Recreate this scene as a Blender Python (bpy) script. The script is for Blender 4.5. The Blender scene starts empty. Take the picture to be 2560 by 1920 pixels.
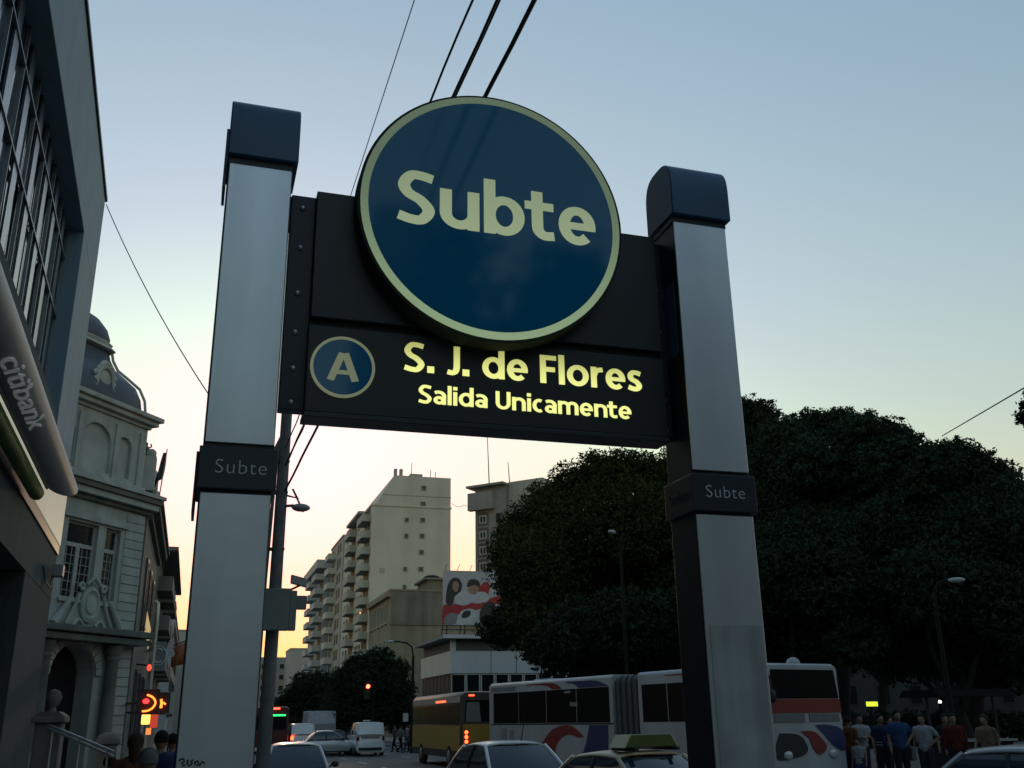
import bpy, bmesh, math, random
import numpy as np
from mathutils import Matrix, Vector
random.seed(7); rng = np.random.default_rng(7)
R = math.radians
scene = bpy.context.scene
COL = scene.collection

# ------------------------------------------------------------------ camera
F_PX, PITCH, ROLL, YAW, EYE = 2433.66, .3309, .0169, .3091, 1.95
cam_d = bpy.data.cameras.new('camera'); cam = bpy.data.objects.new('camera', cam_d); COL.objects.link(cam)
cam_d.sensor_width = 36; cam_d.lens = F_PX / 2560 * 36; cam_d.clip_start = .05; cam_d.clip_end = 6000
_r0 = Vector((math.cos(YAW), -math.sin(YAW), 0))
_f = Vector((math.sin(YAW) * math.cos(PITCH), math.cos(YAW) * math.cos(PITCH), math.sin(PITCH)))
_u0 = _r0.cross(_f)
_r = math.cos(ROLL) * _r0 - math.sin(ROLL) * _u0
_u = math.sin(ROLL) * _r0 + math.cos(ROLL) * _u0
cam.matrix_world = Matrix(((_r.x, _u.x, -_f.x, 0), (_r.y, _u.y, -_f.y, 0), (_r.z, _u.z, -_f.z, EYE), (0, 0, 0, 1)))
scene.camera = cam

# ------------------------------------------------------------------ sky, sun, exposure
SUN_AZ, SUN_EL = 4.5, 8.0
world = bpy.data.worlds.new("World"); scene.world = world; world.use_nodes = True
wn = world.node_tree.nodes; wl = world.node_tree.links
for n in list(wn): wn.remove(n)
sky = wn.new('ShaderNodeTexSky'); sky.sky_type = 'NISHITA'; sky.sun_disc = False
sky.sun_elevation = R(SUN_EL); sky.sun_rotation = R(SUN_AZ)
sky.air_density = 2.2; sky.dust_density = .8; sky.ozone_density = 2.0
bg = wn.new('ShaderNodeBackground'); bg.inputs[1].default_value = .1
out = wn.new('ShaderNodeOutputWorld')
# white balance of the phone, then a gentle shoulder so that the glow over the sunset does not blow out
GAIN, SHOULDER = Vector((1.64, 1.90, 2.52)), .5
def vmath(op, a, b):
    n = wn.new('ShaderNodeVectorMath'); n.operation = op
    for i, v in enumerate((a, b)):
        if isinstance(v, tuple): n.inputs[i].default_value = v
        else: wl.new(v, n.inputs[i])
    return n.outputs[0]
EXPO = 2.04
_v = vmath('MULTIPLY', sky.outputs[0], tuple(GAIN / EXPO))
_n = vmath('MULTIPLY', _v, (1 + SHOULDER,) * 3)
_d = vmath('ADD', vmath('MULTIPLY', _v, (SHOULDER * EXPO * .1,) * 3), (1.0, 1.0, 1.0))
_s = vmath('DIVIDE', _n, _d)
# the phone's tone curve lifts pale green and blue towards white
_hi = vmath('MULTIPLY', vmath('MAXIMUM', vmath('SUBTRACT', _s, (99.0, 3.45, 3.25)), (0.0, 0.0, 0.0)), (0.0, .75, .85))
_c = vmath('MINIMUM', vmath('ADD', _s, _hi), (9.0, 5.08, 9.0))
_rb = wn.new('ShaderNodeVectorMath'); _rb.operation = 'DOT_PRODUCT'; _rb.inputs[1].default_value = (1, 0, -1)
wl.new(vmath('MINIMUM', _c, (5.08, 5.08, 5.08)), _rb.inputs[0])
_k = wn.new('ShaderNodeCombineXYZ'); _m = wn.new('ShaderNodeMath'); _m.operation = 'MULTIPLY'; _m.inputs[1].default_value = .19; _m.use_clamp = False
_x = wn.new('ShaderNodeMath'); _x.operation = 'MAXIMUM'; _x.inputs[1].default_value = 0
wl.new(_rb.outputs['Value'], _x.inputs[0]); wl.new(_x.outputs[0], _m.inputs[0]); wl.new(_m.outputs[0], _k.inputs['Y'])
wl.new(vmath('SUBTRACT', _c, _k.outputs[0]), bg.inputs[0]); wl.new(bg.outputs[0], out.inputs[0])
sun_d = bpy.data.lights.new('sun', 'SUN'); sun = bpy.data.objects.new('sun', sun_d); COL.objects.link(sun)
sun_d.energy = .05; sun_d.angle = R(.6); sun_d.color = (1, .72, .42)
_sd = Vector((math.sin(R(SUN_AZ)) * math.cos(R(SUN_EL)), math.cos(R(SUN_AZ)) * math.cos(R(SUN_EL)), math.sin(R(SUN_EL))))
sun.rotation_euler = _sd.to_track_quat('Z', 'Y').to_euler()
vs = scene.view_settings
vs.view_transform = 'Standard'; vs.look = 'None'; vs.exposure = 0.98; vs.gamma = 1.0; vs.use_curve_mapping = False
scene.cycles.max_bounces = 6; scene.cycles.transparent_max_bounces = 6

# ------------------------------------------------------------------ pixel -> place (photo is 2560 x 1920)
def ray(px, py):
    a, b = px - 1280, py - 960; c, s = math.cos(ROLL), math.sin(ROLL)
    u, v = a * c - b * s, a * s + b * c
    y = F_PX * math.cos(PITCH) + v * math.sin(PITCH); z = F_PX * math.sin(PITCH) - v * math.cos(PITCH)
    return Vector((u * math.cos(YAW) + y * math.sin(YAW), -u * math.sin(YAW) + y * math.cos(YAW), z))
def at(px, py, X=None, Y=None, D=None):
    r = ray(px, py)
    k = X / r.x if X is not None else Y / r.y if Y is not None else D / math.hypot(r.x, r.y)
    p = r * k; p.z += EYE
    return p

# ------------------------------------------------------------------ materials
_M = {}
def M(name, rgb, rough=.7, metal=0., var=.15, scale=6., bump=0., emit=0., spec=.5, streak=0., ecol=None, grime=None):
    if name in _M: return _M[name]
    m = bpy.data.materials.new(name); m.use_nodes = True; nt = m.node_tree; N = nt.nodes; L = nt.links
    p = N['Principled BSDF']
    p.inputs['Roughness'].default_value = rough; p.inputs['Metallic'].default_value = metal
    p.inputs['Specular IOR Level'].default_value = spec
    tc = N.new('ShaderNodeTexCoord')
    nz = N.new('ShaderNodeTexNoise'); nz.inputs['Scale'].default_value = scale; nz.inputs['Detail'].default_value = 6
    L.new(tc.outputs['Object'], nz.inputs['Vector'])
    ramp = N.new('ShaderNodeValToRGB')
    e = ramp.color_ramp.elements
    e[0].position = .3; e[1].position = .7
    e[0].color = tuple(max(0, c * (1 - var)) for c in rgb) + (1,); e[1].color = tuple(min(1, c * (1 + var)) for c in rgb) + (1,)
    L.new(nz.outputs['Fac'], ramp.inputs['Fac'])
    col = ramp.outputs['Color']
    if streak > 0:
        mp = N.new('ShaderNodeMapping'); mp.inputs['Scale'].default_value = (2.2, 2.2, .12)
        L.new(tc.outputs['Object'], mp.inputs['Vector'])
        n2 = N.new('ShaderNodeTexNoise'); n2.inputs['Scale'].default_value = scale * .6; n2.inputs['Detail'].default_value = 8
        L.new(mp.outputs[0], n2.inputs['Vector'])
        mr = N.new('ShaderNodeMapRange'); mr.inputs['From Min'].default_value = .42; mr.inputs['From Max'].default_value = .72
        mr.inputs['To Min'].default_value = 0; mr.inputs['To Max'].default_value = streak
        L.new(n2.outputs['Fac'], mr.inputs['Value'])
        mx = N.new('ShaderNodeMix'); mx.data_type = 'RGBA'
        L.new(mr.outputs[0], mx.inputs['Factor']); L.new(col, mx.inputs['A'])
        mx.inputs['B'].default_value = tuple(grime or [c * .35 for c in rgb]) + (1,)
        col = mx.outputs['Result']
    L.new(col, p.inputs['Base Color'])
    if bump > 0:
        b = N.new('ShaderNodeBump'); b.inputs['Strength'].default_value = bump; b.inputs['Distance'].default_value = .02
        n3 = N.new('ShaderNodeTexNoise'); n3.inputs['Scale'].default_value = scale * 6; n3.inputs['Detail'].default_value = 4
        L.new(tc.outputs['Object'], n3.inputs['Vector']); L.new(n3.outputs['Fac'], b.inputs['Height']); L.new(b.outputs[0], p.inputs['Normal'])
    if emit > 0:
        p.inputs['Emission Color'].default_value = tuple(ecol or rgb) + (1,); p.inputs['Emission Strength'].default_value = emit
    _M[name] = m
    return m

def glow(m, z0, z1, e0, e1):
    "a lamp tube behind the acrylic: emission strength runs from e0 at height z0 to e1 at z1"
    nt = m.node_tree; N, L = nt.nodes, nt.links
    tc = N.new('ShaderNodeTexCoord'); sp = N.new('ShaderNodeSeparateXYZ'); mr = N.new('ShaderNodeMapRange'); mr.interpolation_type = 'SMOOTHSTEP'
    L.new(tc.outputs['Object'], sp.inputs[0]); L.new(sp.outputs[2], mr.inputs['Value'])
    for k, v in zip(('From Min', 'From Max', 'To Min', 'To Max'), (z0, z1, e0, e1)): mr.inputs[k].default_value = v
    L.new(mr.outputs[0], N['Principled BSDF'].inputs['Emission Strength'])

# ------------------------------------------------------------------ objects
XF = {}
def prop(o, label=None, cat=None, group=None, kind=None):
    if label: o['label'] = label
    if cat: o['category'] = cat
    if group: o['group'] = group
    if kind: o['kind'] = kind
    return o
def thing(name, label, cat, loc=(0, 0, 0), rotz=0., group=None):
    o = bpy.data.objects.new(name, None); COL.objects.link(o); o.empty_display_size = .3
    o.location = loc; o.rotation_euler = (0, 0, rotz)
    XF[o] = Matrix.Translation(loc) @ Matrix.Rotation(rotz, 4, 'Z')
    return prop(o, label, cat, group)
def link(name, me, parent=None, loc=None, rot=None):
    o = bpy.data.objects.new(name, me); COL.objects.link(o)
    if parent: o.parent = parent; XF[o] = XF[parent]
    if loc is not None: o.location = loc
    if rot is not None: o.rotation_euler = rot
    return o
def copy_tree(o, parent=None):
    c = o.copy(); COL.objects.link(c)
    if parent: c.parent = parent
    XF[c] = XF.get(o, Matrix.Identity(4))
    for ch in list(o.children): copy_tree(ch, c)
    return c

class MB:
    def __init__(s): s.v = []; s.f = []
    def add(s, vs_, fs):
        n = len(s.v); s.v += [tuple(x) for x in vs_]; s.f += [tuple(i + n for i in q) for q in fs]; return s
    def box(s, x0, x1, y0, y1, z0, z1):
        return s.add([(x0, y0, z0), (x1, y0, z0), (x1, y1, z0), (x0, y1, z0), (x0, y0, z1), (x1, y0, z1), (x1, y1, z1), (x0, y1, z1)],
                     [(3, 2, 1, 0), (4, 5, 6, 7), (0, 1, 5, 4), (1, 2, 6, 5), (2, 3, 7, 6), (3, 0, 4, 7)])
    def prism(s, poly, fn, a, b):
        "poly of 2-D points, fn(u, v, w) -> xyz, extruded from w=a to w=b"
        n = len(poly)
        vv = [fn(u, v, a) for u, v in poly] + [fn(u, v, b) for u, v in poly]
        return s.add(vv, [tuple(range(n))[::-1], tuple(range(n, 2 * n))] + [(i, (i + 1) % n, n + (i + 1) % n, n + i) for i in range(n)])
    def tube(s, pts, r, n=8, cap=True):
        pts = [Vector(p) for p in pts]; rr = r if isinstance(r, (list, tuple)) else [r] * len(pts)
        rings = []
        ref = None
        for i, p in enumerate(pts):
            t = (pts[min(i + 1, len(pts) - 1)] - pts[max(i - 1, 0)])
            t = t.normalized() if t.length > 1e-9 else Vector((0, 0, 1))
            if ref is None: ref = t.orthogonal().normalized()
            a = (ref - t * ref.dot(t)); a = a.normalized() if a.length > 1e-6 else t.orthogonal().normalized(); ref = a; b = t.cross(a)
            rings.append([p + (a * math.cos(2 * math.pi * k / n) + b * math.sin(2 * math.pi * k / n)) * rr[i] for k in range(n)])
        vv = [q for g in rings for q in g]
        ff = [(i * n + k, i * n + (k + 1) % n, (i + 1) * n + (k + 1) % n, (i + 1) * n + k) for i in range(len(pts) - 1) for k in range(n)]
        if cap: ff += [tuple(range(n))[::-1], tuple((len(pts) - 1) * n + k for k in range(n))]
        return s.add(vv, ff)
    def lathe(s, prof, c=(0, 0), n=16, fn=None):
        vv = []; ff = []
        for r, z in prof:
            for k in range(n):
                a = 2 * math.pi * k / n; x, y = r * math.cos(a), r * math.sin(a)
                vv.append(fn(x, y, z) if fn else (c[0] + x, c[1] + y, z))
        m = len(prof)
        ff = [(i * n + k, i * n + (k + 1) % n, (i + 1) * n + (k + 1) % n, (i + 1) * n + k) for i in range(m - 1) for k in range(n)]
        ff += [tuple(range(n))[::-1], tuple((m - 1) * n + k for k in range(n))]
        return s.add(vv, ff)
    def ball(s, c, r, n=12, m=8, sc=(1, 1, 1)):
        prof = [(max(1e-4, math.sin(math.pi * i / m)), -math.cos(math.pi * i / m)) for i in range(m + 1)]
        return s.lathe(prof, n=n, fn=lambda x, y, z: (c[0] + x * r * sc[0], c[1] + y * r * sc[1], c[2] + z * r * sc[2]))
    def mesh(s, name, mat, smooth=False):
        me = bpy.data.meshes.new(name); me.from_pydata(s.v, [], s.f); me.update()
        bm = bmesh.new(); bm.from_mesh(me); bmesh.ops.recalc_face_normals(bm, faces=bm.faces); bm.to_mesh(me); bm.free()
        if mat: me.materials.append(mat)
        if smooth: me.polygons.foreach_set('use_smooth', [True] * len(me.polygons))
        return me
    def build(s, name, mat, parent=None, world=False, smooth=False, bevel=0., label=None, kind=None, seg=2):
        if world and parent:
            inv = XF[parent].inverted(); s.v = [tuple(inv @ Vector(p)) for p in s.v]
        o = link(name, s.mesh(name, mat, smooth), parent)
        if bevel:
            b = o.modifiers.new('bevel', 'BEVEL'); b.width = bevel; b.segments = seg; b.limit_method = 'ANGLE'; b.angle_limit = R(40)
        if smooth:
            try: o.data.set_sharp_from_angle(angle=R(42))
            except Exception: pass
        return prop(o, label, kind=kind)
def struct(name, mb, mat):
    return prop(mb.build(name, mat), kind='structure')

def text(s, name, mat, parent, org, xdir, zdir, width, height, bold=0., depth=.004, spacing=1.0, world=True, label=None):
    "flat lettering: baseline starts at org, runs along xdir for width; tallest glyph is height along zdir"
    c = bpy.data.curves.new(name, 'FONT'); c.body = s; c.offset = bold; c.extrude = .01; c.resolution_u = 6; c.space_character = spacing
    t = bpy.data.objects.new('tmp', c); COL.objects.link(t)
    dg = bpy.context.evaluated_depsgraph_get(); dg.update()
    me = bpy.data.meshes.new_from_object(t.evaluated_get(dg))
    bpy.data.objects.remove(t); bpy.data.curves.remove(c)
    xs = [v.co.x for v in me.vertices]; ys = [v.co.y for v in me.vertices]
    x0, x1, y1 = min(xs), max(xs), max(ys)
    org, xd, zd = Vector(org), Vector(xdir).normalized(), Vector(zdir).normalized(); nd = xd.cross(zd)
    inv = XF[parent].inverted() if (world and parent) else Matrix.Identity(4)
    for v in me.vertices:
        p = org + xd * ((v.co.x - x0) / (x1 - x0) * width) + zd * (v.co.y / y1 * height) + nd * (depth if v.co.z > 0 else 0)
        v.co = inv @ p
    me.name = name; me.materials.clear(); me.materials.append(mat)
    o = link(name, me, parent)
    return prop(o, label)

def strokes(s, V, H, x=.745):
    "bold humanist capitals and lower case as pen strokes, cap height 1: list of (points, closed, pen scale) and total width"
    v, h = V / 2, H / 2
    arc = lambda cx, cy, rx, ry, a0, a1, n=16: [(cx + rx * math.cos(R(a0 + (a1 - a0) * i / n)), cy + ry * math.sin(R(a0 + (a1 - a0) * i / n))) for i in range(n + 1)]
    def cat(pts, n=7):
        q = []; N = len(pts)
        for i in range(N - 1):
            a, b, c, d = pts[max(0, i - 1)], pts[i], pts[i + 1], pts[min(N - 1, i + 2)]
            for k in range(n):
                t = k / n
                q.append(tuple(.5 * (2 * b[j] + (c[j] - a[j]) * t + (2 * a[j] - 5 * b[j] + 4 * c[j] - d[j]) * t * t + (3 * b[j] - a[j] - 3 * c[j] + d[j]) * t ** 3) for j in (0, 1)))
        return q + [pts[-1]]
    def glyph(c):
        if c == ' ': return .34, []
        if c == '.': return V * 1.15, [([(V * .575, 0), (V * .575, V * 1.12)], 0, 1.1)]
        if c in 'Ss':
            k, w = (1, .66) if c == 'S' else (x, .52); hh = h
            P = [(w - .045, k - hh - .035), (w * .64, k - hh + .008), (w * .36, k - hh - .005), (v + .012, k * .735), (w * .30, k * .57), (w * .62, k * .45), (w - v - .005, k * .265), (w * .66, hh + .006), (w * .38, hh - .008), (.03, hh + .05)]
            return w, [(cat(P), 0, 1)]
        if c == 'u': w = .70; b = .30; return w, [([(v, x), (v, .45)] + arc(w / 2, b, w / 2 - v, b - h, 180, 350), 0, 1), ([(w - v, x), (w - v, 0)], 0, 1)]
        if c == 'n': w = .70; b = x - .30; return w, [([(v, 0), (v, x)], 0, 1), ([(w - v, 0), (w - v, b - .1)] + arc(w / 2, b, w / 2 - v, .30 - h, 0, 170), 0, 1)]
        if c == 'm':
            w = 1.08; b = x - .27; m = w / 2
            return w, [([(v, 0), (v, x)], 0, 1), ([(m, 0), (m, b - .1)] + arc(m / 2 + v / 2, b, m / 2 - v / 2, .27 - h, 0, 168), 0, 1), ([(w - v, 0), (w - v, b - .1)] + arc((m + w - v) / 2, b, (w - v - m) / 2, .27 - h, 0, 168), 0, 1)]
        if c in 'bdo':
            w = .74 if c != 'o' else .76; r = [(arc(w / 2, x / 2, w / 2 - v, x / 2 - h + .008, 0, 360, 30)[:-1], 1, 1)]
            if c == 'b': r.append(([(v, 0), (v, 1.06)], 0, 1))
            if c == 'd': r.append(([(w - v, 0), (w - v, 1.06)], 0, 1))
            return w, r
        if c == 'e': w = .70; return w, [([(v * .9, x * .49), (w - v * .45, x * .49)], 0, .84), (arc(w / 2, x / 2, w / 2 - v, x / 2 - h + .008, -13, 314, 28), 0, 1)]
        if c == 'c': w = .56; return w, [(arc(w / 2 + .07, x / 2, w / 2 + .07 - v, x / 2 - h + .008, 62, 298, 22), 0, 1)]
        if c == 'a': w = .62; return w, [(cat([(.07, x - h - .04), (.20, x - h + .006), (.40, x - h - .02), (w - v, x - .24), (w - v, .35)]) + [(w - v, 0)], 0, 1), (arc(w * .46, .225, w * .46 - v, .225 - h + .005, 20, 350, 22), 0, .95)]
        if c == 'r': w = .44; return w, [([(v, 0), (v, x)], 0, 1), (cat([(v + .02, x - .28), (v + .10, x - h - .05), (w - .02, x - h)]), 0, 1)]
        if c == 't': w = .47; return w, [([(.05 + v, .95), (.05 + v, .32)] + cat([(.05 + v, .28), (.07 + v, h + .09), (.28, h + .005), (w - .01, h + .015)])[1:], 0, 1), ([(-.075, x - h), (w - .01, x - h)], 0, .95)]
        if c == 'i': return V, [([(v, 0), (v, x)], 0, 1), ([(v, .85), (v, 1.03)], 0, 1.05)]
        if c == 'l': return V, [([(v, 0), (v, 1.06)], 0, 1)]
        if c == 'J': w = .40; return w, [([(w - v, 1), (w - v, .3)] + cat([(w - v, .27), (w - v - .04, h + .05), (w * .36, h - .01), (0, h + .02)])[1:], 0, 1)]
        if c == 'F': w = .56; return w, [([(v, 0), (v, 1)], 0, 1), ([(v, 1 - h), (w, 1 - h)], 0, 1), ([(v, .50), (w - .05, .50)], 0, 1)]
        if c == 'U': w = .76; return w, [([(v, 1), (v, .4)] + arc(w / 2, .36, w / 2 - v, .36 - h, 180, 360) + [(w - v, .4), (w - v, 1)], 0, 1)]
        if c == 'A': w = .84; return w, [([(v * 1.02, 0), (w / 2 - .035, 1)], 0, 1.02), ([(w - v * 1.02, 0), (w / 2 + .035, 1)], 0, 1.02), ([(.18, .30), (w - .18, .30)], 0, 1)]
    out, X = [], 0
    for i, c in enumerate(s):
        w, st = glyph(c)
        if st: out.append([([(px + X, py) for px, py in p], cl, k) for p, cl, k in st])
        X += w + (.082 if c != ' ' else 0)
    return out, X - .082
def lettering(s, name, mat, parent, org, width, cap, V=.19, H=.16, depth=.003):
    "bold letters on a face that looks towards -Y, one object each; org = left end of the baseline"
    gl, W = strokes(s, V, H); kx, kz = width / W, cap
    for st in gl:
        mb = MB()
        for si, (P, closed, pen) in enumerate(st):
            n = len(P); L, Rr = [], []
            for i, (a, b) in enumerate(P):
                p0 = P[i - 1] if (i or closed) else P[i]; p1 = P[(i + 1) % n] if (i < n - 1 or closed) else P[i]
                tx, ty = p1[0] - p0[0], p1[1] - p0[1]; l = math.hypot(tx, ty) or 1; nx, ny = -ty / l, tx / l
                hw = .5 * pen * math.hypot(V * nx, H * ny); L.append((a + nx * hw, b + ny * hw)); Rr.append((a - nx * hw, b - ny * hw))
            y0, y1 = org[1] - depth - .00025 * (si % 4), org[1] + .0005
            base = len(mb.v)
            for (a, b), (c, d) in zip(L, Rr):
                mb.v += [(org[0] + a * kx, y0, org[2] + b * kz), (org[0] + c * kx, y0, org[2] + d * kz), (org[0] + c * kx, y1, org[2] + d * kz), (org[0] + a * kx, y1, org[2] + b * kz)]
            for i in range(n if closed else n - 1):
                a, b = base + 4 * i, base + 4 * ((i + 1) % n)
                mb.f += [(a, a + 1, b + 1, b), (a + 1, a + 2, b + 2, b + 1), (a + 3, a, b, b + 3)]
            if not closed: mb.f += [(base, base + 3, base + 2, base + 1), (base + 4 * (n - 1), base + 4 * (n - 1) + 1, base + 4 * (n - 1) + 2, base + 4 * (n - 1) + 3)]
        mb.build(name, mat, parent, True)

# common materials
ASPH = M('asphalt', (.062, .066, .068), .75, var=.35, scale=1.5, bump=.4)
PAVE = M('pavement_concrete', (.22, .21, .2), .85, var=.25, scale=2.5, bump=.3)
GLASS = M('dark_glass', (.012, .015, .018), .06, var=.1, spec=.6)
GLASSB = M('window_glass', (.02, .024, .028), .12, var=.3, spec=.5)
FRAMEW = M('pale_window_frame', (.42, .42, .4), .6)
FRAMED = M('dark_window_frame', (.06, .06, .06), .5)
RUBBER = M('tyre_rubber', (.02, .02, .02), .85, spec=.2)
STEEL = M('bare_steel', (.35, .36, .37), .4, .8)
BLACKM = M('black_metal', (.025, .026, .028), .45, var=.2)
WHITEP = M('white_paint', (.75, .75, .73), .35, var=.06)
# ================================================================== ground
def sheet(name, poly, z, mat):
    mb = MB(); mb.add([(x, y, z) for x, y in poly], [tuple(range(len(poly)))]); return struct(name, mb, mat)
def slab(name, poly, z0, z1, mat):
    mb = MB(); mb.prism(poly, lambda u, v, w: (u, v, w), z0, z1)
    o = struct(name, mb, mat); return o
sheet('ground', [(-3000, -3000), (3000, -3000), (3000, 3000), (-3000, 3000)], -.03, M('earth', (.09, .085, .075), .95, var=.3, scale=.2))
sheet('road', [(-70, 31), (1.5, 31), (1.5, -90), (18.2, -90), (18.2, 75.5), (110, 75.5), (110, 88), (18.2, 88), (18.2, 420), (.9, 420), (.9, 43), (-70, 43)], 0, ASPH)
slab('pavement', [(-30, -90), (1.7, -90), (1.7, -3), (3.0, -2), (3.0, 8), (1.7, 9.5), (1.7, 30), (.9, 31), (-30, 31)], -.02, .15, PAVE)
slab('pavement', [(-60, 43), (-.2, 43), (.9, 44), (.9, 420), (-60, 420)], -.02, .15, PAVE)
slab('plaza_pavement', [(15.4, 4), (16.4, 3), (100, 3), (100, 74.5), (16.4, 74.5), (15.4, 73.5)], -.02, .15, PAVE)
slab('pavement', [(17.6, 89.5), (18.6, 88.5), (110, 88.5), (110, 420), (17.6, 420)], -.02, .15, PAVE)
slab('pavement', [(15.4, -90), (100, -90), (100, -8), (16.4, -8), (15.4, -9)], -.02, .15, PAVE)
RPAINT = M('worn_road_paint', (.55, .55, .52), .8, var=.35, scale=3)
for y0, n in ((77.5, 14), (20, 0)):
    for i in range(n):
        struct('crosswalk_stripe', MB().box(2.4 + i * 1.06, 2.95 + i * 1.06, y0, y0 + 3.4, .003, .006), RPAINT)
for x in (4.9, 8.3, 11.8):
    for k in range(9):
        y = 11 + k * 6.5
        struct('lane_dash', MB().box(x - .06, x + .06, y, y + 2.4, .003, .006), RPAINT)

# ================================================================== the station sign
SILV = M('silver_paint', (.86, .92, .96), .42, .85, var=.05, scale=2.2, bump=.04, streak=.32, grime=(.30, .33, .34))
BAND = M('slate_band', (.028, .042, .054), .4, var=.12, scale=3, bump=.03)
NAVY = M('dark_blue_cladding', (.036, .115, .215), .36, var=.12, scale=3, bump=.03)
CORE = M('dark_steel_core', (.016, .024, .038), .42, var=.15)
PANEL = M('dark_grey_panel', (.030, .033, .036), .42, var=.12, scale=1.6, bump=.02)
BLUEF = M('blue_acrylic', (.002, .062, .15), .06, var=.05, spec=.35, emit=.013, ecol=(.0, .45, .9))
RINGM = M('backlit_cream_ring', (.42, .48, .36), .4, var=.05, emit=.085, ecol=(.62, .85, .45))
LETM = M('backlit_cream_letters', (.45, .50, .38), .4, var=.04, emit=.17, ecol=(.66, .80, .44))
LETB = M('backlit_badge_cream', (.40, .42, .30), .4, var=.04, emit=.085, ecol=(.68, .74, .42))
LETY = M('lit_yellow_letters', (.5, .52, .2), .4, var=.05, emit=.33, ecol=(.92, .94, .30))
glow(LETY, 3.34, 3.55, .50, .20); glow(RINGM, 3.45, 4.5, .17, .06); glow(LETM, 3.9, 4.5, .20, .15)
GREYL = M('grey_lettering', (.72, .74, .76), .5, var=.05)
DARKL = M('worn_dark_lettering', (.07, .075, .08), .5)
SG = thing('station_sign', 'blue and dark grey subway station sign on two silver posts in the foreground', 'sign', (1.26, 4.3, .15))
GZ = .15
def barrel(x0, x1, y0, y1, z0, zs, z1):
    "cap: flat sides, rounded over along X"
    cy, hy = (y0 + y1) / 2, (y1 - y0) / 2
    poly = [(y0, z0)] + [(cy - hy * math.copysign(abs(math.cos(t)) ** .62, math.cos(t)), zs + (z1 - zs) * math.sin(t) ** .75) for t in [math.pi * i / 18 for i in range(19)]] + [(y1, z0)]
    return MB().prism(poly, lambda u, v, w: (w, u, v), x0, x1)
POSTS = [(-.036, .252, 4.213, 4.485, 0), (2.254, 2.564, 4.166, 4.44, 1)]
for x0, x1, y0, y1, right in POSTS:
    pl = MB().box(x0 - (.006 if not right else 0), x1 + .004, y0 + .012, y1, GZ, 4.46).build('post', CORE, SG, True, bevel=.004)
    MB().box(x0, x1, y0, y0 + .010, GZ, 2.87).box(x0, x1, y0, y0 + .010, 3.09, 4.455).build('front_plate', SILV, pl, True, bevel=.003)
    cap = barrel(x0 - .012, x1 + .028, y0 - .022, y1 + .02, 4.495, 4.66, 4.835).build('cap', NAVY, SG, True, smooth=True, bevel=.006)
    MB().box(x0 - .004, x1 + .006, y0 + .004, y1 + .006, 4.455, 4.497).build('shadow_gap', CORE, cap, True)
    bd = MB().box(x0 - .018, x1 + .02, y0 - .018, y1 + .018, 2.885, 3.068).build('band', BAND, SG, True, bevel=.004)
    yb = y0 - .018
    text('Subte', 'band_lettering', GREYL, bd, (x0 + .052, yb, 2.952), (1, 0, 0), (0, 0, 1), .212, .060, bold=-.012, depth=.002, spacing=1.1)
    if right:
        text('Subte', 'band_lettering', DARKL, bd, (x0 - .018, y1 - .03, 2.95), (0, -1, 0), (0, 0, 1), .21, .060, bold=-.012, depth=.002, spacing=1.1)
        MB().box(x0 - .004, x0, y0 + .05, y1 - .04, 3.72, 4.12).build('side_plate', NAVY, pl, True)
        pz = at(1775, 1563, Y=y0).z
        MB().box(x0 + .022, x1 - .012, y0 - .0025, y0, GZ + .3, pz).build('repaint_patch', M('grey_repaint', (.62, .67, .68), .5, .7, var=.12, scale=5, streak=.5, grime=(.17, .18, .18)), pl, True)
    else:
        MB().box(x0 - .03, x0 - .018, y0 + .09, y1 + .02, 2.80, 3.068).build('side_clamp', CORE, bd, True)
        MB().box(x0 - .026, x0 - .012, y0 + .1, y1 + .02, 4.38, 4.70).build('side_clamp', NAVY, cap, True)
for _pts in (((448, 1903), (452, 1898), (459, 1897), (461, 1903), (455, 1908), (457, 1914), (464, 1912)), ((470, 1899), (468, 1908), (473, 1915), (480, 1909), (478, 1903), (483, 1900)), ((488, 1912), (487, 1905), (494, 1902), (497, 1907), (491, 1914), (501, 1912), (505, 1904), (512, 1909))):
    MB().tube([at(x, y, Y=4.2125) for x, y in _pts], .0038, 5).build('marker_scribble', CORE, SG, True)
XL, XR = .268, 2.254
for x0, x1, nm in ((XL, .386, 0), (XR - .055, XR, 1)):
    fl = MB().box(x0, x1, 4.345, 4.42, 3.30, 4.405).build('side_rail', CORE, SG, True, bevel=.004)
    for z in (4.335, 4.12, 3.88, 3.68, 3.50, 3.335):
        if nm and z > 4.2: continue
        xb = x0 + .055 if not nm else x0 + .015
        MB().lathe([(.014, 0), (.0135, .005), (.009, .011), (.001, .013)], n=10, fn=lambda a, b, c: (xb + a, 4.344 - c, z + b)).build('bolt', M('bright_bolt', (.75, .78, .8), .3, .6), fl, True, smooth=True)
MB().box(XL - .02, XL, 4.36, 4.40, 4.22, 4.40).build('rail_tab', CORE, SG, True)
MB().box(.386, XR - .056, 4.293, 4.43, 3.748, 4.415).build('upper_panel', PANEL, SG, True, bevel=.004)
MB().box(.386, XR - .056, 4.325, 4.425, 3.708, 3.747).build('crossbar', M('near_black_steel', (.012, .012, .013), .6), SG, True)
lo = MB().box(.380, XR - .054, 4.293, 4.43, 3.284, 3.707).build('lower_panel', PANEL, SG, True, bevel=.004)
MB().box(.376, XR - .05, 4.288, 4.436, 3.258, 3.283).build('bottom_rail', BAND, SG, True, bevel=.004)
CX, CZ, CR = 1.2566, 4.352, .692
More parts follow.
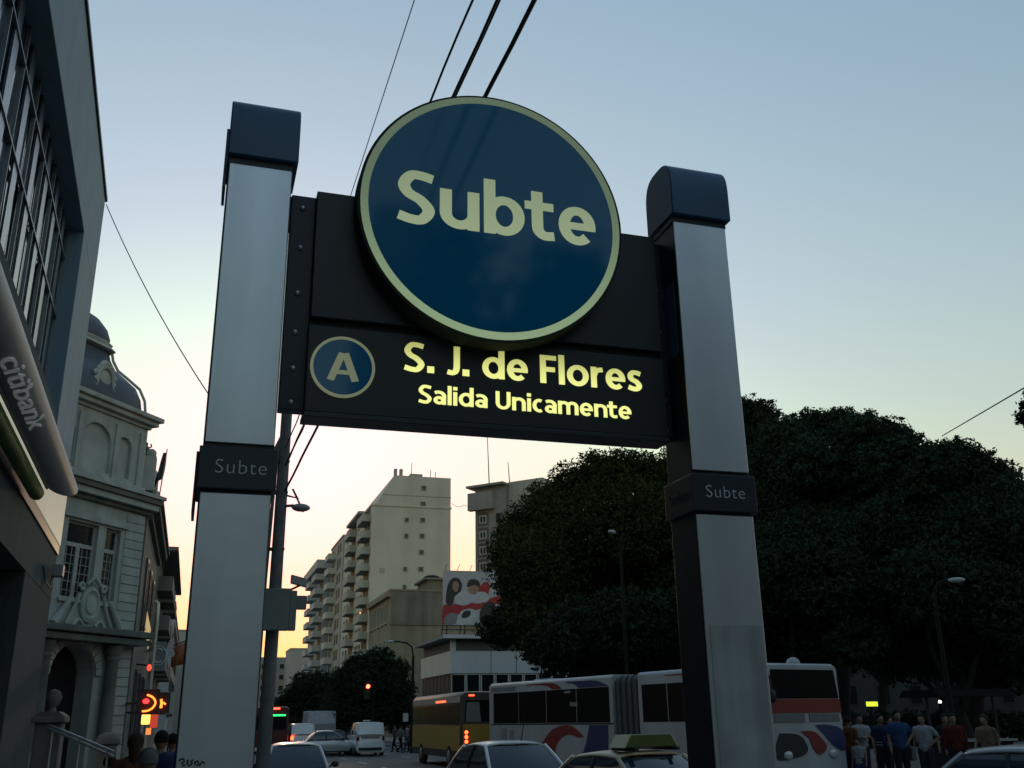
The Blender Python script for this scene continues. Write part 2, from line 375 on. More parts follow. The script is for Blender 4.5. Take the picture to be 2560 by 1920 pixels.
def disc(r0, r1, y0, y1, n=96):
    "ring solid between radii, facing -Y"
    mb = MB(); vv = []
    for k in range(n):
        a = 2 * math.pi * k / n; c, s = math.cos(a), math.sin(a)
        vv += [(CX + c * r0, y0, CZ + s * r0), (CX + c * r1, y0, CZ + s * r1), (CX + c * r1, y1, CZ + s * r1), (CX + c * r0, y1, CZ + s * r0)]
    ff = []
    for k in range(n):
        a, b = 4 * k, 4 * ((k + 1) % n)
        ff += [(a, a + 1, b + 1, b), (a + 1, a + 2, b + 2, b + 1), (a + 2, a + 3, b + 3, b + 2), (a + 3, a, b, b + 3)]
    return mb.add(vv, ff)
def solid_disc(r, y0, y1, cx=CX, cz=CZ, n=96):
    return MB().lathe([(r, y0), (r, y1)], n=n, fn=lambda a, b, c: (cx + a, c, cz + b))
rd = disc(.64, CR, 4.176, 4.292).build('roundel_rim', M('dark_olive_rim', (.045, .052, .05), .85, spec=.1), SG, True, smooth=True)
disc(.640, .677, 4.168, 4.175).build('pale_ring', RINGM, rd, True, smooth=True)
fc = solid_disc(.6395, 4.170, 4.28).build('roundel_face', BLUEF, SG, True, smooth=True)
lettering('Subte', 'roundel_letter', LETM, fc, (.757, 4.170, 4.240), 1.043, .288, .21, .165)
bx, bz, br = .545, 3.507, .150
bg_ = solid_disc(br - .012, 4.284, 4.292, bx, bz, 48).build('line_badge', BLUEF, SG, True, smooth=True)
mbk = MB(); CX, CZ = bx, bz
disc(br - .0135, br, 4.282, 4.292, 64).build('badge_ring', LETB, bg_, True, smooth=True)
CX, CZ = 1.2566, 4.352
lettering('A', 'badge_letter', LETB, bg_, (bx - .073, 4.284, bz - .068), .150, .136, .19, .15, .002)
lettering('S. J. de Flores', 'station_letter', LETY, lo, (.832, 4.293, 3.518), 1.237, .147, .20, .162)
lettering('Salida Unicamente', 'exit_letter', LETY, lo, (.905, 4.293, 3.364), 1.095, .090, .195, .16)

# ================================================================== utility pole behind the left post, and its cables
POLE = M('weathered_pole_paint', (.16, .165, .16), .7, var=.2, streak=.4)
PG = thing('utility_pole', 'slim dark utility pole with two conduits behind the left silver post', 'utility pole', (1.36, 19.95, .15))
MB().tube([(1.36, 19.95, .15), (1.40, 19.95, 4), (1.42, 19.95, 9.3)], [.135, .125, .105], 14).build('shaft', POLE, PG, True, smooth=True)
for dx in (-.20, -.30):
    cd = MB().tube([(1.36 + dx, 19.9, .15), (1.40 + dx, 19.9, 4.6), (1.42 + dx * .75, 19.9, 7.2), (1.42, 19.93, 7.75)], .033, 8).build('conduit', POLE, PG, True, smooth=True)
for z in (5.2, 6.35, 7.0):
    MB().box(1.12, 1.53, 19.86, 20.08, z, z + .04).build('clamp', BLACKM, PG, True)
MB().tube([(1.5, 19.95, 6.32), (1.75, 19.9, 6.26), (1.62, 19.9, 6.45), (1.86, 19.88, 5.98)], .022, 6).build('cable_hook', BLACKM, PG, True)
c = thing('junction_cabinet', 'grey green steel cabinet mounted on the utility pole under the camera', 'cabinet', (1.2, 19.7, 3.6))
GRN = M('grey_green_steel', (.20, .225, .20), .6, var=.12, scale=2)
MB().box(1.0, 1.66, 19.55, 19.8, 3.62, 4.40).build('housing', GRN, c, True, bevel=.01)
MB().box(1.663, 1.80, 19.57, 19.78, 3.62, 4.37).build('side_box', GRN, c, True, bevel=.01)
MB().box(1.803, 1.99, 19.6, 19.75, 4.02, 4.28).build('signal_hood', GRN, c, True, bevel=.01)
c = thing('security_camera', 'white box security camera on an arm above the junction cabinet', 'camera', (1.53, 19.9, 4.45))
MB().tube([(1.5, 19.9, 4.43), (1.7, 19.85, 4.42), (1.86, 19.82, 4.50)], .022, 6).build('arm', BLACKM, c, True)
mb = MB().box(1.68, 1.98, 19.70, 19.88, 4.50, 4.66); mb.v = [(x, y, z - (x - 1.83) * .25) for x, y, z in mb.v]
h = mb.build('housing', M('grey_camera_shell', (.35, .35, .34), .5), c, True, bevel=.01)
c = thing('street_lamp', 'small cobra head street light on the utility pole', 'street lamp', (1.55, 19.9, 6.05))
MB().tube([(1.5, 19.9, 6.09), (1.66, 19.87, 6.10)], .03, 8).build('arm', POLE, c, True)
MB().ball((1.80, 19.85, 6.06), .2, 14, 8, (.95, .5, .42)).build('lamp_shade', M('grey_lamp_shell', (.3, .31, .3), .5), c, True, smooth=True)
def cable(pts, r, label, sag=0., n=14, wob=0., group='overhead cables above the sign'):
    P = []
    for i in range(len(pts) - 1):
        a, b = Vector(pts[i]), Vector(pts[i + 1])
        for k in range(n + (i == len(pts) - 2)):
            t = k / n; p = a.lerp(b, t); p.z -= sag * 4 * t * (1 - t)
            if wob and 0 < k: p += Vector((random.uniform(-wob, wob), 0, random.uniform(-wob, wob)))
            P.append(p)
    o = MB().tube(P, r, 6).build('cable', M('black_cable', (.02, .022, .026), .6), smooth=True)
    return prop(o, label, 'cable', group)
def over(px, d, end, r, label, wob=.006, sag=0):
    a = at(px, 0, D=d); e = Vector(end); b = a + (a - e) * .9
    cable([e, a, b], r, label, wob=wob, n=26, sag=sag)
over(1336, 6.6, (1.47, 19.9, 6.40), .021, 'thickest black cable above the round sign, rightmost of the overhead cables')
over(1243, 7.2, (1.45, 19.9, 6.95), .015, 'twisted black cable above the round sign, second from the right')
over(1250, 7.25, (1.46, 19.9, 6.93), .010, 'thin lashed cable running beside the twisted black cable')
over(1182, 7.5, (1.43, 19.9, 7.30), .012, 'medium black cable above the round sign, third from the right')
over(1036, 8.0, (1.40, 19.95, 8.6), .0055, 'hair thin wire passing left of the round sign', wob=0)
cable([(-3.85, 29.75, 17.5), (1.42, 19.95, 6.35)], .014, 'thin black wire running down from the glass office roof corner', sag=.55, n=30, group='long wires')
cable([at(2355, 1090, D=45), at(2560, 970, D=30), at(2560, 970, D=30) * 1.0 + (at(2560, 970, D=30) - at(2355, 1090, D=45)) * .8], .022, 'thin wire climbing right out of the park treetops', n=14, group='long wires')
# ================================================================== window helper: shared meshes, one frame + one pane per window
_WM = {}
def window(parent, face, u, z, w, h, pane=GLASSB, frame=FRAMEW, fw=.07, proud=.07, y0=0., split=1, name='window', label=None, sill=False):
    """face: matrix (local) whose +x runs along the wall, -y points out, z up. (u, z) lower-left corner"""
    key = (round(w, 3), round(h, 3), pane.name, frame.name, fw, proud, split, sill)
    if key not in _WM:
        f = MB()
        f.box(0, fw, -proud, .01, 0, h); f.box(w - fw, w, -proud, .01, 0, h)
        f.box(fw, w - fw, -proud, .01, 0, fw); f.box(fw, w - fw, -proud, .01, h - fw, h)
        for i in range(1, split):
            x = w * i / split; f.box(x - fw * .35, x + fw * .35, -proud * .8, .01, fw, h - fw)
        if sill: f.box(-.1, w + .1, -proud - .12, .01, -.12, -.005)
        p = MB().box(fw * .9, w - fw * .9, -proud * .35, -.004, fw * .9, h - fw * .9)
        _WM[key] = (f.mesh(name, frame), p.mesh('pane', pane))
    fm, pm = _WM[key]
    fo = link(name, fm, parent); fo.matrix_local = face @ Matrix.Translation((u, y0, z))
    po = link('pane', pm, fo)
    prop(fo, label)
    return fo
_PM = {}
def piece(parent, name, key, make, mat, mtx):
    "shared-mesh part placed by a local matrix"
    if key not in _PM: _PM[key] = make().mesh(name, mat)
    o = link(name, _PM[key], parent); o.matrix_local = mtx
    return o
def FACE(x, y, rot): return Matrix.Translation((x, y, 0)) @ Matrix.Rotation(rot, 4, 'Z')

# ------------------------------------------------------------------ glass office (left edge)
CB = thing('glass_office', 'bank office with recessed curtain wall and tube shaped sign at the left edge', 'building', (-3.15, 0, .0), R(1.5))
CLAD = M('grey_cladding', (.17, .27, .335), .7, 0, var=.08, scale=1.2, streak=.2)
CLADD = M('dark_green_cladding', (.055, .082, .084), .85, spec=.1, var=.15, scale=1.2)
SEND = 30.1
MB().box(-12, -.6, -12, SEND - .05, .15, 17.7).build('wall', CLADD, CB)
MB().box(-.6, 0, -12, SEND, 14.68, 17.8).build('roof_fascia', CLAD, CB, bevel=.02)
MB().box(-12, .06, -12, SEND + .06, 17.8, 17.92).build('roof_edge', BLACKM, CB)
MB().box(-.6, 0, 26.1, SEND, 6.76, 14.675).build('corner_pier', CLAD, CB, bevel=.02)
MB().box(-.6, -.02, -12, 26.095, 9.0, 9.45).build('sill_beam', CLADD, CB)
cols = [26.1 - 1.72 * i for i in range(17)]
rows = [(9.46, 12.1), (12.1, 13.8), (13.8, 14.67)]
PANE = [M('tinted_office_glass', (.012, .022, .034), .05, var=.15, spec=.8), M('tinted_office_glass_b', (.02, .034, .05), .10, var=.2, spec=.8)]
for i in range(len(cols) - 1):
    s1, s0 = cols[i], cols[i + 1]
    for j, (z0, z1) in enumerate(rows):
        a = random.uniform(-.008, .008); b = random.uniform(-.01, .01)
        mb = MB().box(-.02, 0, s0 + .02, s1 - .02, z0 + .02, z1 - .02)
        mb.v = [(x - .47 + a * (y - s0) + b * (z - z0), y, z) for x, y, z in mb.v]
        mb.build('glass_pane', PANE[(i * 5 + j * 3) % 2], CB)
        # pale vertical blind strip hanging behind each light
    MB().box(-.46, -.38, s1 - .018, s1 + .018, 9.46, 14.67).build('mullion', M('aluminium_mullion', (.22, .25, .28), .4, .5), CB)
    mb = MB().box(-.445, -.40, s0 + .55, s0 + 1.0, 9.46, 14.67).build('fin', M('pale_glass_fin', (.075, .11, .15), .25, .2, var=.35), CB)
for z in (12.1, 13.8):
    MB().box(-.45, -.37, -1.4, 26.09, z - .02, z + .02).build('transom', _M['aluminium_mullion'], CB)
TUBE = M('satin_sign_tube', (.36, .38, .37), .50, 0, var=.06, streak=.1, spec=.25)
ct, zt, rt = .55, 7.12, .313
tm = MB(); n = 44
for s_ in (-8, 8, 16, None, 'cap'):
    for k in range(n):
        a = 2 * math.pi * k / n; q = 23.5 + .85 * math.cos(a - R(27)); rr = rt
        if s_ == 'cap': rr = rt * .86; q += .05
        tm.v.append((ct + rr * math.cos(a), q if not isinstance(s_, int) else s_, zt + rr * math.sin(a)))
for i in range(4):
    for k in range(n): tm.f.append((i * n + k, i * n + (k + 1) % n, (i + 1) * n + (k + 1) % n, (i + 1) * n + k))
tm.f += [tuple(range(n))[::-1], tuple(4 * n + k for k in range(n))]
tb = tm.build('sign_tube', TUBE, CB, smooth=True)
_t = text('citibank', 'sign_lettering', M('pale_grey_letters', (.85, .87, .85), .6, emit=.03, ecol=(.8, .85, .8)), tb, (0, 0, 0), (1, 0, 0), (0, 0, 1), 3.7, 1.0, bold=.004, depth=.02, world=False)
for v in _t.data.vertices:
    x, y, z = v.co; a = R(-86 + 54 * z); rr = rt + .010 - (y if y < 0 else 0)
    v.co = (ct + rr * math.cos(a), 14.2 + x, zt + rr * math.sin(a))
MB().tube([(.25, -8, 6.62), (.25, 22.3, 6.62), (.25, 22.45, 6.61)], [.15, .15, .11], 28).build('lower_tube', M('green_glow_tube', (.07, .16, .045), .7, 0, var=.5, scale=.5, spec=.15), CB, smooth=True)
MB().tube([(.40, -8, 6.80), (.40, 22.6, 6.80)], .028, 8).build('tube_gap_rail', M('pale_rail_trim', (.4, .42, .38), .7, spec=.1), CB)
MB().box(0.002, .05, 17.5, SEND, 6.76, 8.98).build('cream_end_panel', M('glowing_cream_panel', (.66, .63, .50), .5, var=.06, scale=.8, streak=.1, emit=.09, ecol=(.9, .82, .6)), CB, bevel=.01)  # faint emission added to brighten the panel, no lamp stands behind it
MB().box(-.6, -.03, -12, SEND, 8.99, 9.0 - .002).build('reveal', BLACKM, CB)
MB().box(-.6, -.02, -12, 26.05, 6.76, 8.985).build('sign_backing', CLADD, CB)
MB().box(-.6, .03, -12, SEND + .02, 6.5, 6.755).build('canopy_edge', BLACKM, CB, bevel=.01)
MB().box(-.6, -.01, -12, SEND, 5.28, 6.498).build('lower_fascia', CLADD, CB)
MB().box(-.6, -.015, 24.4, SEND, .15, 5.278).build('end_column', M('grey_stone_column', (.075, .09, .09), .9, spec=.1, var=.15, streak=.3), CB, bevel=.02)
for s in (8, 16.5):
    MB().box(-.6, -.02, s, s + .9, .15, 5.278).build('column', _M['grey_stone_column'], CB, bevel=.02)
for s in (-1, 9.2, 17.7):
    MB().box(-.58, -.55, s, s + 6.5, .2, 5.27).build('shop_pane', GLASS, CB)
c = thing('floodlight', 'small grey floodlight box with dangling cord on the office wall', 'floodlight', at(135, 1425, X=-3.85))
p = at(137, 1428, X=-3.80)
MB().box(p.x - .05, p.x + .22, p.y - .18, p.y + .18, p.z - .15, p.z + .17).build('housing', M('grey_box', (.22, .22, .22), .5), c, True, bevel=.02)
MB().tube([p + Vector((-.05, 0, -.1)), p + Vector((0, -.5, -.5)), p + Vector((-.05, -1.1, -.42)), p + Vector((-.06, -1.7, -.1))], .02, 6).build('cord', BLACKM, c, True)

# ------------------------------------------------------------------ domed stone bank on the far corner
OR = thing('domed_bank', 'ornate pale stone bank with a slate dome and arched corner door', 'building', (-2.70, 47.35, .15), R(52.85))
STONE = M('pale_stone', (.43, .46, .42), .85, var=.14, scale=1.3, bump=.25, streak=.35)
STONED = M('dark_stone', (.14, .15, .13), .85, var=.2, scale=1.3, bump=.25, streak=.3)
SLATE = M('blue_slate', (.045, .06, .085), .5, var=.25, scale=5, bump=.2)
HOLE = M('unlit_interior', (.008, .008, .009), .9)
# local: x along the corner face (-6.8 .. 0), +y into the building, z from ground
W0, W1 = -6.8, 0.0
AX = -3.35
def arch_wall(mb, x0, x1, z0, z1, cx, hw, zs, yf, yb):
    "wall with an arched opening"
    arc = [(cx + hw * math.cos(t), zs + hw * math.sin(t)) for t in [math.pi * i / 14 for i in range(15)]]
    right = [(x1, z0), (x1, z1), (cx, z1)] + [arc[7 - i] for i in range(8)] + [(cx + hw, z0)]
    left = [(cx - hw, z0)] + [arc[14 - i] for i in range(8)] + [(cx, z1), (x0, z1), (x0, z0)]
    for poly in (right, left): mb.prism(poly, lambda u, v, w: (u, w, v), yf, yb)
mb = MB(); arch_wall(mb, W0, W1, 0, 5.35, AX, 1.25, 3.75, 0, .9)
mb.build('ground_storey_wall', STONE, OR)
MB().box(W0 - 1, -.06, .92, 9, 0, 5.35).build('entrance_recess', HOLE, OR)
# upper storey with two recessed tall windows
ZU0, ZU1 = 5.65, 10.9
wins = [(-4.55, 1.75, 6.75, 2.55), (-2.35, .9, 6.75, 2.55)]
mb = MB()
mb.box(W0, W1, 0, .45, ZU0, 6.75); mb.box(W0, W1, 0, .45, 9.95, ZU1)
mb.box(W0, -4.55, 0, .45, 6.75, 9.95); mb.box(-2.8, -2.35, 0, .45, 6.75, 9.95); mb.box(-1.45, W1, 0, .45, 6.75, 9.95)
mb.box(W0, W1, .45, .8, ZU0, ZU1)
mb.build('upper_wall', STONE, OR)
for x, w, z, h in wins:
    f = MB(); hh = 3.2
    f.box(x, x + .09, .2, .3, z, z + hh); f.box(x + w - .09, x + w, .2, .3, z, z + hh); f.box(x, x + w, .2, .3, z, z + .1); f.box(x, x + w, .2, .3, z + hh - .1, z + hh)
    f.box(x, x + w, .18, .3, z + 2.15, z + 2.32)
    if w > 1: f.box(x + w / 2 - .1, x + w / 2 + .1, .18, .3, z, z + 2.15)
    fo = f.build('window', FRAMEW, OR)
    MB().box(x + .08, x + w - .08, .26, .28, z + .08, z + hh - .08).build('pane', GLASSB, fo)
    g = MB()
    for k in range(1, 4 if w < 1 else 6): g.box(x + w * k / (4 if w < 1 else 6) - .012, x + w * k / (4 if w < 1 else 6) + .012, .22, .25, z + .1, z + 2.15)
    for k in range(1, 6): g.box(x + .09, x + w - .09, .22, .25, z + k * .36 - .012, z + k * .36 + .012)
    g.build('glazing_bars', FRAMEW, fo)
    MB().box(x - .12, x + w + .12, -.12, .2, z - .14, z - .002).build('sill', STONE, fo)
MB().prism([(-4.95, 10.05), (-1.15, 10.05), (-1.15, 10.3), (-4.95, 10.3)], lambda u, v, w: (u, w, v), -.14, 0).build('lintel', STONE, OR)
# ashlar courses on the corner pier and the wall beside the door: separate blocks
BLK = {}
for k in range(13):
    z = .25 + k * .39
    for j, (xa, xb) in enumerate(((-1.0, -.02), (W0 + .02, -5.1))):
        off = .012 * ((k + j) % 2)
        MB().box(xa, xb, -.05 - off, 0, z, z + .355).build('stone_block', STONE, OR, bevel=.012, seg=1)
for k in range(13):
    z = 5.75 + k * .39
    MB().box(-1.2, -.02, -.04 - .01 * (k % 2), 0, z, z + .355).build('stone_block', STONE, OR, bevel=.012, seg=1)
for x in (-5.25, -1.45):
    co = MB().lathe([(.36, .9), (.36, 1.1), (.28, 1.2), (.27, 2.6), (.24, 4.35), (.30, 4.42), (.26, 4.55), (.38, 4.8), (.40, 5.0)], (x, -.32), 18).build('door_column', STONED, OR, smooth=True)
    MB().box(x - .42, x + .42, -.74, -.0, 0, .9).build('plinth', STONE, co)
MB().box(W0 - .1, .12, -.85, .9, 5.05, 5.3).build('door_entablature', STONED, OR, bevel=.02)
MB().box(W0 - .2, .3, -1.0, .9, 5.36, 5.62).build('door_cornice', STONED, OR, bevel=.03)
arch_ring = MB()
for i in range(15):
    t0, t1 = math.pi * i / 15 + .012, math.pi * (i + 1) / 15 - .012
    arch_ring.prism([(AX + r * math.cos(t), 3.75 + r * math.sin(t)) for r, t in ((1.27, t0), (1.62, t0), (1.62, t1), (1.27, t1))], lambda u, v, w: (u, w, v), -.1 - .03 * (i == 7), .02)
arch_ring.build('arch_voussoirs', STONE, OR)
# crest above the door with scrolls
cr = MB().lathe([(.62, 0), (.60, -.14), (.46, -.2), (.40, -.12), (.33, -.10), (.30, -.2), (.01, -.22)], n=28, fn=lambda a, b, c: (AX + .45 + a * .92, c, 6.6 + b * 1.25)).build('crest', STONE, OR, smooth=True)
sc = MB()
for sx in (-1, 1):
    for k in range(26):
        pass
    sc.tube([(AX + .45 + sx * (.62 + .16 * math.cos(a) * (1 - a / 9)), -.16, 7.25 + .2 * math.sin(a) * (1 - a / 9)) for a in [i * .45 for i in range(16)]], .07, 8)
    sc.tube([(AX + .45 + sx * (.70 + .03 * i + .25 * (i / 12) ** 2), -.14, 7.0 - i * .105) for i in range(13)], [.09 - .003 * i for i in range(13)], 8)
    sc.tube([(AX + .45 + sx * (.35 + .09 * i), -.16, 5.72 + .22 * math.sin(i * .55)) for i in range(9)], .075, 8)
    sc.tube([(AX + .45 + sx * (1.9 - .1 * i), -.12, 5.7 + .14 * i) for i in range(9)], [.18 - .01 * i for i in range(9)], 8)
for k in range(7): sc.ball((AX + .45 + .12 * (k - 3), -.2, 7.42 + .10 * (3 - abs(k - 3))), .10, 8, 6)
sc.build('scrollwork', STONE, cr, smooth=True)
# cornices and frieze
for i, (z0, z1, o) in enumerate(((10.9, 11.1, .18), (11.1, 11.38, .42), (11.38, 11.62, .55), (11.62, 11.80, .64))):
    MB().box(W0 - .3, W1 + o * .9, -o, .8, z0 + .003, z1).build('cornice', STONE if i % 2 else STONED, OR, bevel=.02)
# attic with blind arches
DX0, DX1 = -6.5, -.25
mb = MB()
mb.box(DX0, DX1, .35, 6, 11.80, 15.0)
mb.build('attic_core', STONE, OR)
mb = MB()
AR = [(-5.15, .48, 13.75), (-3.4, .95, 13.75), (-1.65, .48, 13.75)]
xs = [DX0, -4.55, -2.3, DX1]
for i, (cx, hw, zs) in enumerate(AR): arch_wall(mb, xs[i], xs[i + 1], 12.35, 14.95, cx, hw, zs - (.25 if hw > .6 else 0), .18, .34)
mb.box(DX0, DX1, .18, .34, 11.81, 12.345)
mb.build('blind_arcade', STONE, OR)
for x in (-6.45, -4.6, -2.35, -.75):
    MB().box(x, x + .3, .08, .18, 12.0, 14.7).build('pilaster', STONE, OR, bevel=.02)
MB().box(DX0 - .1, DX1 + .1, .05, 6.1, 12.02, 12.16).build('attic_band', STONE, OR, bevel=.02)
for z0, z1, o in ((14.95, 15.12, .12), (15.12, 15.34, .34), (15.34, 15.56, .5)):
    MB().box(DX0 - o, DX1 + o, .18 - o, 6 + o, z0 + .002, z1).build('attic_cornice', STONE, OR, bevel=.03)
# four sided bell dome
def square_dome(prof, cx, cy, mat, name, parent, n=6):
    mb = MB(); m = len(prof); k4 = 4 * n
    for r, z in prof:
        for k in range(k4):
            t = (k % n) / n * 2 - 1; sd = k // n; q = .9
            a, b = (t, -1) if sd == 0 else (1, t) if sd == 1 else (-t, 1) if sd == 2 else (-1, -t)
            s_ = 1.0 / max(1e-6, (abs(a) ** 8 + abs(b) ** 8) ** (1 / 8))
            mb.v.append((cx + r * a * s_, cy + r * b * s_, z))
    for i in range(m - 1):
        for k in range(k4): mb.f.append((i * k4 + k, i * k4 + (k + 1) % k4, (i + 1) * k4 + (k + 1) % k4, (i + 1) * k4 + k))
    mb.f.append(tuple((m - 1) * k4 + k for k in range(k4)))
    return mb.build(name, mat, parent, smooth=True)
DCX, DCY = -3.38, 3.1
square_dome([(3.0, 15.57), (3.0, 15.8), (2.93, 16.3), (2.72, 16.85), (2.3, 17.3), (1.95, 17.65), (1.75, 18.1), (1.68, 18.45)], DCX, DCY, SLATE, 'dome', OR)
square_dome([(1.72, 18.45), (1.9, 18.52), (1.86, 18.62), (1.72, 18.7), (1.78, 18.85), (1.66, 18.95)], DCX, DCY, STONE, 'dome_ring', OR)
square_dome([(1.64, 18.95), (1.66, 19.1), (1.52, 19.6), (1.2, 20.1), (.8, 20.4), (.4, 20.55)], DCX, DCY, SLATE, 'lantern_dome', OR)
MB().lathe([(.3, 20.5), (.2, 20.7), (.34, 20.8), (.12, 20.95), (.2, 21.15), (.05, 21.4)], (DCX, DCY), 12).build('finial', SLATE, OR, smooth=True)
for sx in (-1, 1):
    MB().tube([(DCX + sx * r * .97, DCY - r * .97, z) for r, z in ((2.98, 15.6), (2.9, 16.3), (2.7, 16.85), (2.28, 17.3), (1.93, 17.65), (1.74, 18.1), (1.68, 18.45))], .07, 6).build('dome_rib', STONE, OR, smooth=True)
ca = MB().ball((DCX + .1, DCY - 2.72, 16.42), .62, 18, 12, (.78, .35, 1.05))
ca.tube([(DCX + .1 + .50 * math.cos(t), DCY - 2.86, 16.42 + .66 * math.sin(t)) for t in [2 * math.pi * i / 28 for i in range(29)]], .09, 8)
for k in range(16): ca.ball((DCX + .1 + .60 * math.cos(k * .3927), DCY - 2.82, 16.42 + .78 * math.sin(k * .3927)), .11 + .04 * (k % 2), 8, 6)
ca.ball((DCX + .1, DCY - 2.8, 17.25), .22, 10, 8, (1.4, .6, .8))
ca.build('dome_cartouche', STONE, OR, smooth=True)
# side wing along the avenue (its shade put into the darker stone colour) with parapet
mb = MB().box(-9, 0, 6.1, 22, 0, 10.9); 
# the wing runs along +Y of the street: built in street axes
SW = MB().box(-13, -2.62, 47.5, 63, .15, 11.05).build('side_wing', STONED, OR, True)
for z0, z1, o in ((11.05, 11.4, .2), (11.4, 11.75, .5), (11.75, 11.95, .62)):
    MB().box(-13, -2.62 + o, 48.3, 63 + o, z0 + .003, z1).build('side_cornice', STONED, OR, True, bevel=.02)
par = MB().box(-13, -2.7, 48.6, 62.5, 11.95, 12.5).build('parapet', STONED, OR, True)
for k in range(22):
    piece(par, 'baluster', 'balu', lambda: MB().lathe([(.09, 0), (.13, .12), (.16, .3), (.08, .55), (.12, .7)], n=8), STONE, XF[OR].inverted() @ Matrix.Translation((-2.85, 48.9 + k * .6, 12.5)))
MB().box(-3.05, -2.65, 48.6, 62.5, 13.205, 13.4).build('handrail', STONE, par, True)
for y, h in ((48.5, 14.2), (52.0, 14.0), (56.5, 13.9), (61.8, 13.9)):
    MB().box(-3.1, -2.55, y, y + .7, 12.5, h).build('parapet_pier', STONE, par, True, bevel=.03)
    MB().ball((-2.82, y + .35, h + .18), .24, 12, 8).build('urn', STONE, par, True, smooth=True)
for y in (50.5, 54.6, 58.7):
    for z in (1.2, 6.4):
        window(OR, XF[OR].inverted() @ FACE(-2.62, y, R(90)), 0, z, 1.5, 3.2, GLASSB, FRAMED, .1, .1, split=2, sill=True)
# statue on the parapet corner and the flag
st = thing('rooftop_statue', 'small dark winged statue on the parapet beside the dome', 'statue', (-3.1, 49.0, 14.2))
p = Vector((-3.1, 49.0, 14.15))
mb = MB().lathe([(.16, 0), (.12, .3), (.16, .52), (.10, .62), (.06, .66)], (p.x, p.y), 10, fn=lambda a, b, c: (p.x + a, p.y + b, p.z + c)); mb.ball(p + Vector((0, 0, .74)), .085, 10, 8)
mb.tube([p + Vector((.1, 0, .52)), p + Vector((.24, 0, .62)), p + Vector((.20, 0, .75))], .04, 6); mb.tube([p + Vector((-.1, 0, .5)), p + Vector((-.2, 0, .3))], .04, 6)
mb.build('figure', STONED, st, True, smooth=True)
fl = thing('flagpole', 'thin pole with a dark drooping flag on the parapet edge', 'flag', (-2.3, 50, 12.0))
a, b = Vector((-2.35, 50, 12.0)), at(418, 1123, Y=50)
MB().tube([a, b], .03, 6).build('pole', M('pale_pole', (.4, .38, .3), .5), fl, True)
fm = MB(); n, m = 10, 8
for i in range(n + 1):
    for j in range(m + 1):
        t = i / n; s_ = j / m
        base = b.lerp(a, .02 + .50 * t * (1 - .15 * s_))
        drop = s_ * (.25 + .62 * t)
        fm.v.append((base.x - drop * .62 + .05 * math.sin(6 * s_ + 3 * t), base.y + .12 * math.sin(9 * s_ + t * 2), base.z - drop * 1.05 + .04 * math.sin(11 * s_)))
for i in range(n):
    for j in range(m): k = i * (m + 1) + j; fm.f.append((k, k + 1, k + m + 2, k + m + 1))
fo = fm.build('flag', M('dark_flag_cloth', (.03, .035, .045), .8), fl, True, smooth=True)
fo.modifiers.new('thick', 'SOLIDIFY').thickness = .01

# ------------------------------------------------------------------ generic block building
def block(name, label, loc, w, d, h, wall, rotz=0., roof=True, group=None):
    b = thing(name, label, 'building', loc, rotz, group)
    MB().box(0, w, 0, d, 0, h).build('wall', wall, b)
    if roof:
        MB().box(-.12, w + .12, -.12, d + .12, h + .002, h + .22).build('roof_edge', wall, b)
    return b
FRONT = lambda: FACE(0, 0, 0)
def LEFT(d): return Matrix.Translation((0, d, 0)) @ Matrix.Rotation(R(-90), 4, 'Z')   # +x runs towards the viewer
def balcony(parent, face, u, z, w, wall, d=1.1):
    def mk():
        m = MB().box(0, w, -d, 0, 0, .16); m.box(0, w, -d, -d + .1, .16, 1.0); m.box(0, .1, -d + .1, 0, .16, 1.0); m.box(w - .1, w, -d + .1, 0, .16, 1.0); return m
    return piece(parent, 'balcony', ('bal', w, d, wall.name), mk, wall, face @ Matrix.Translation((u, 0, z)))

SHUT = M('shuttered_pane', (.03, .032, .032), .6, var=.3, spec=.15)
# A: tall cream block with the blank party wall
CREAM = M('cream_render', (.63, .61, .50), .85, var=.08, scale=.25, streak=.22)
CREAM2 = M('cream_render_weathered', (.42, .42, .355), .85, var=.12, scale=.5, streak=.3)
A = block('apartment_tower', 'tall cream apartment block with a blank side wall and few small windows', (21.8, 133, .15), 11.2, 26.5, 30.1, CREAM)
MB().prism([(.45, 30.1), (3.0, 34.6), (11.2, 34.6), (11.2, 30.1)], lambda u, v, w: (u, w, v), .02, 25).build('setback_storeys', CREAM, A)
MB().box(1.42, 11.25, -.03, .015, 31.7, 31.82).build('string_course', CREAM2, A)
MB().box(5.9, 7.7, 3, 6, 34.6, 35.7).build('roof_hut', CREAM2, A)
MB().box(3.1, 3.5, .6, 1.2, 34.55, 35.7).build('chimney', CREAM2, A); MB().box(3.9, 4.3, .6, 1.2, 34.55, 35.7).build('chimney', CREAM2, A)
for k, y in enumerate((1220, 1260, 1300, 1340, 1381, 1423)):
    q = at(1059 - k * 1.5, y, Y=133); window(A, FRONT(), q.x - 21.8 - .35, q.z - .15 - .35, .75, .7, GLASSB, CREAM2, .08, .1)
for k, y in ((2, 1300), (3, 1340), (5, 1423), (6, 1468)):
    q = at(1017 - (k - 2) * 1.5, y, Y=133); window(A, FRONT(), q.x - 21.8 - .3, q.z - .15 - .35, .6, .7, GLASSB, CREAM2, .08, .1)
q = at(955, 1426, Y=133); MB().box(q.x - 21.8 - .35, q.x - 21.8 + .35, -.05, 0, q.z - .5, q.z + .2).build('vent', CREAM2, A)
for ax, ay, ah in ((6.2, 4, 3.0), (8.6, 2, 1.6), (9.4, 2.4, 1.4)): MB().tube([(ax, ay, 34.5), (ax + .1, ay, 34.6 + ah)], .05, 5).build('roof_aerial', BLACKM, A)
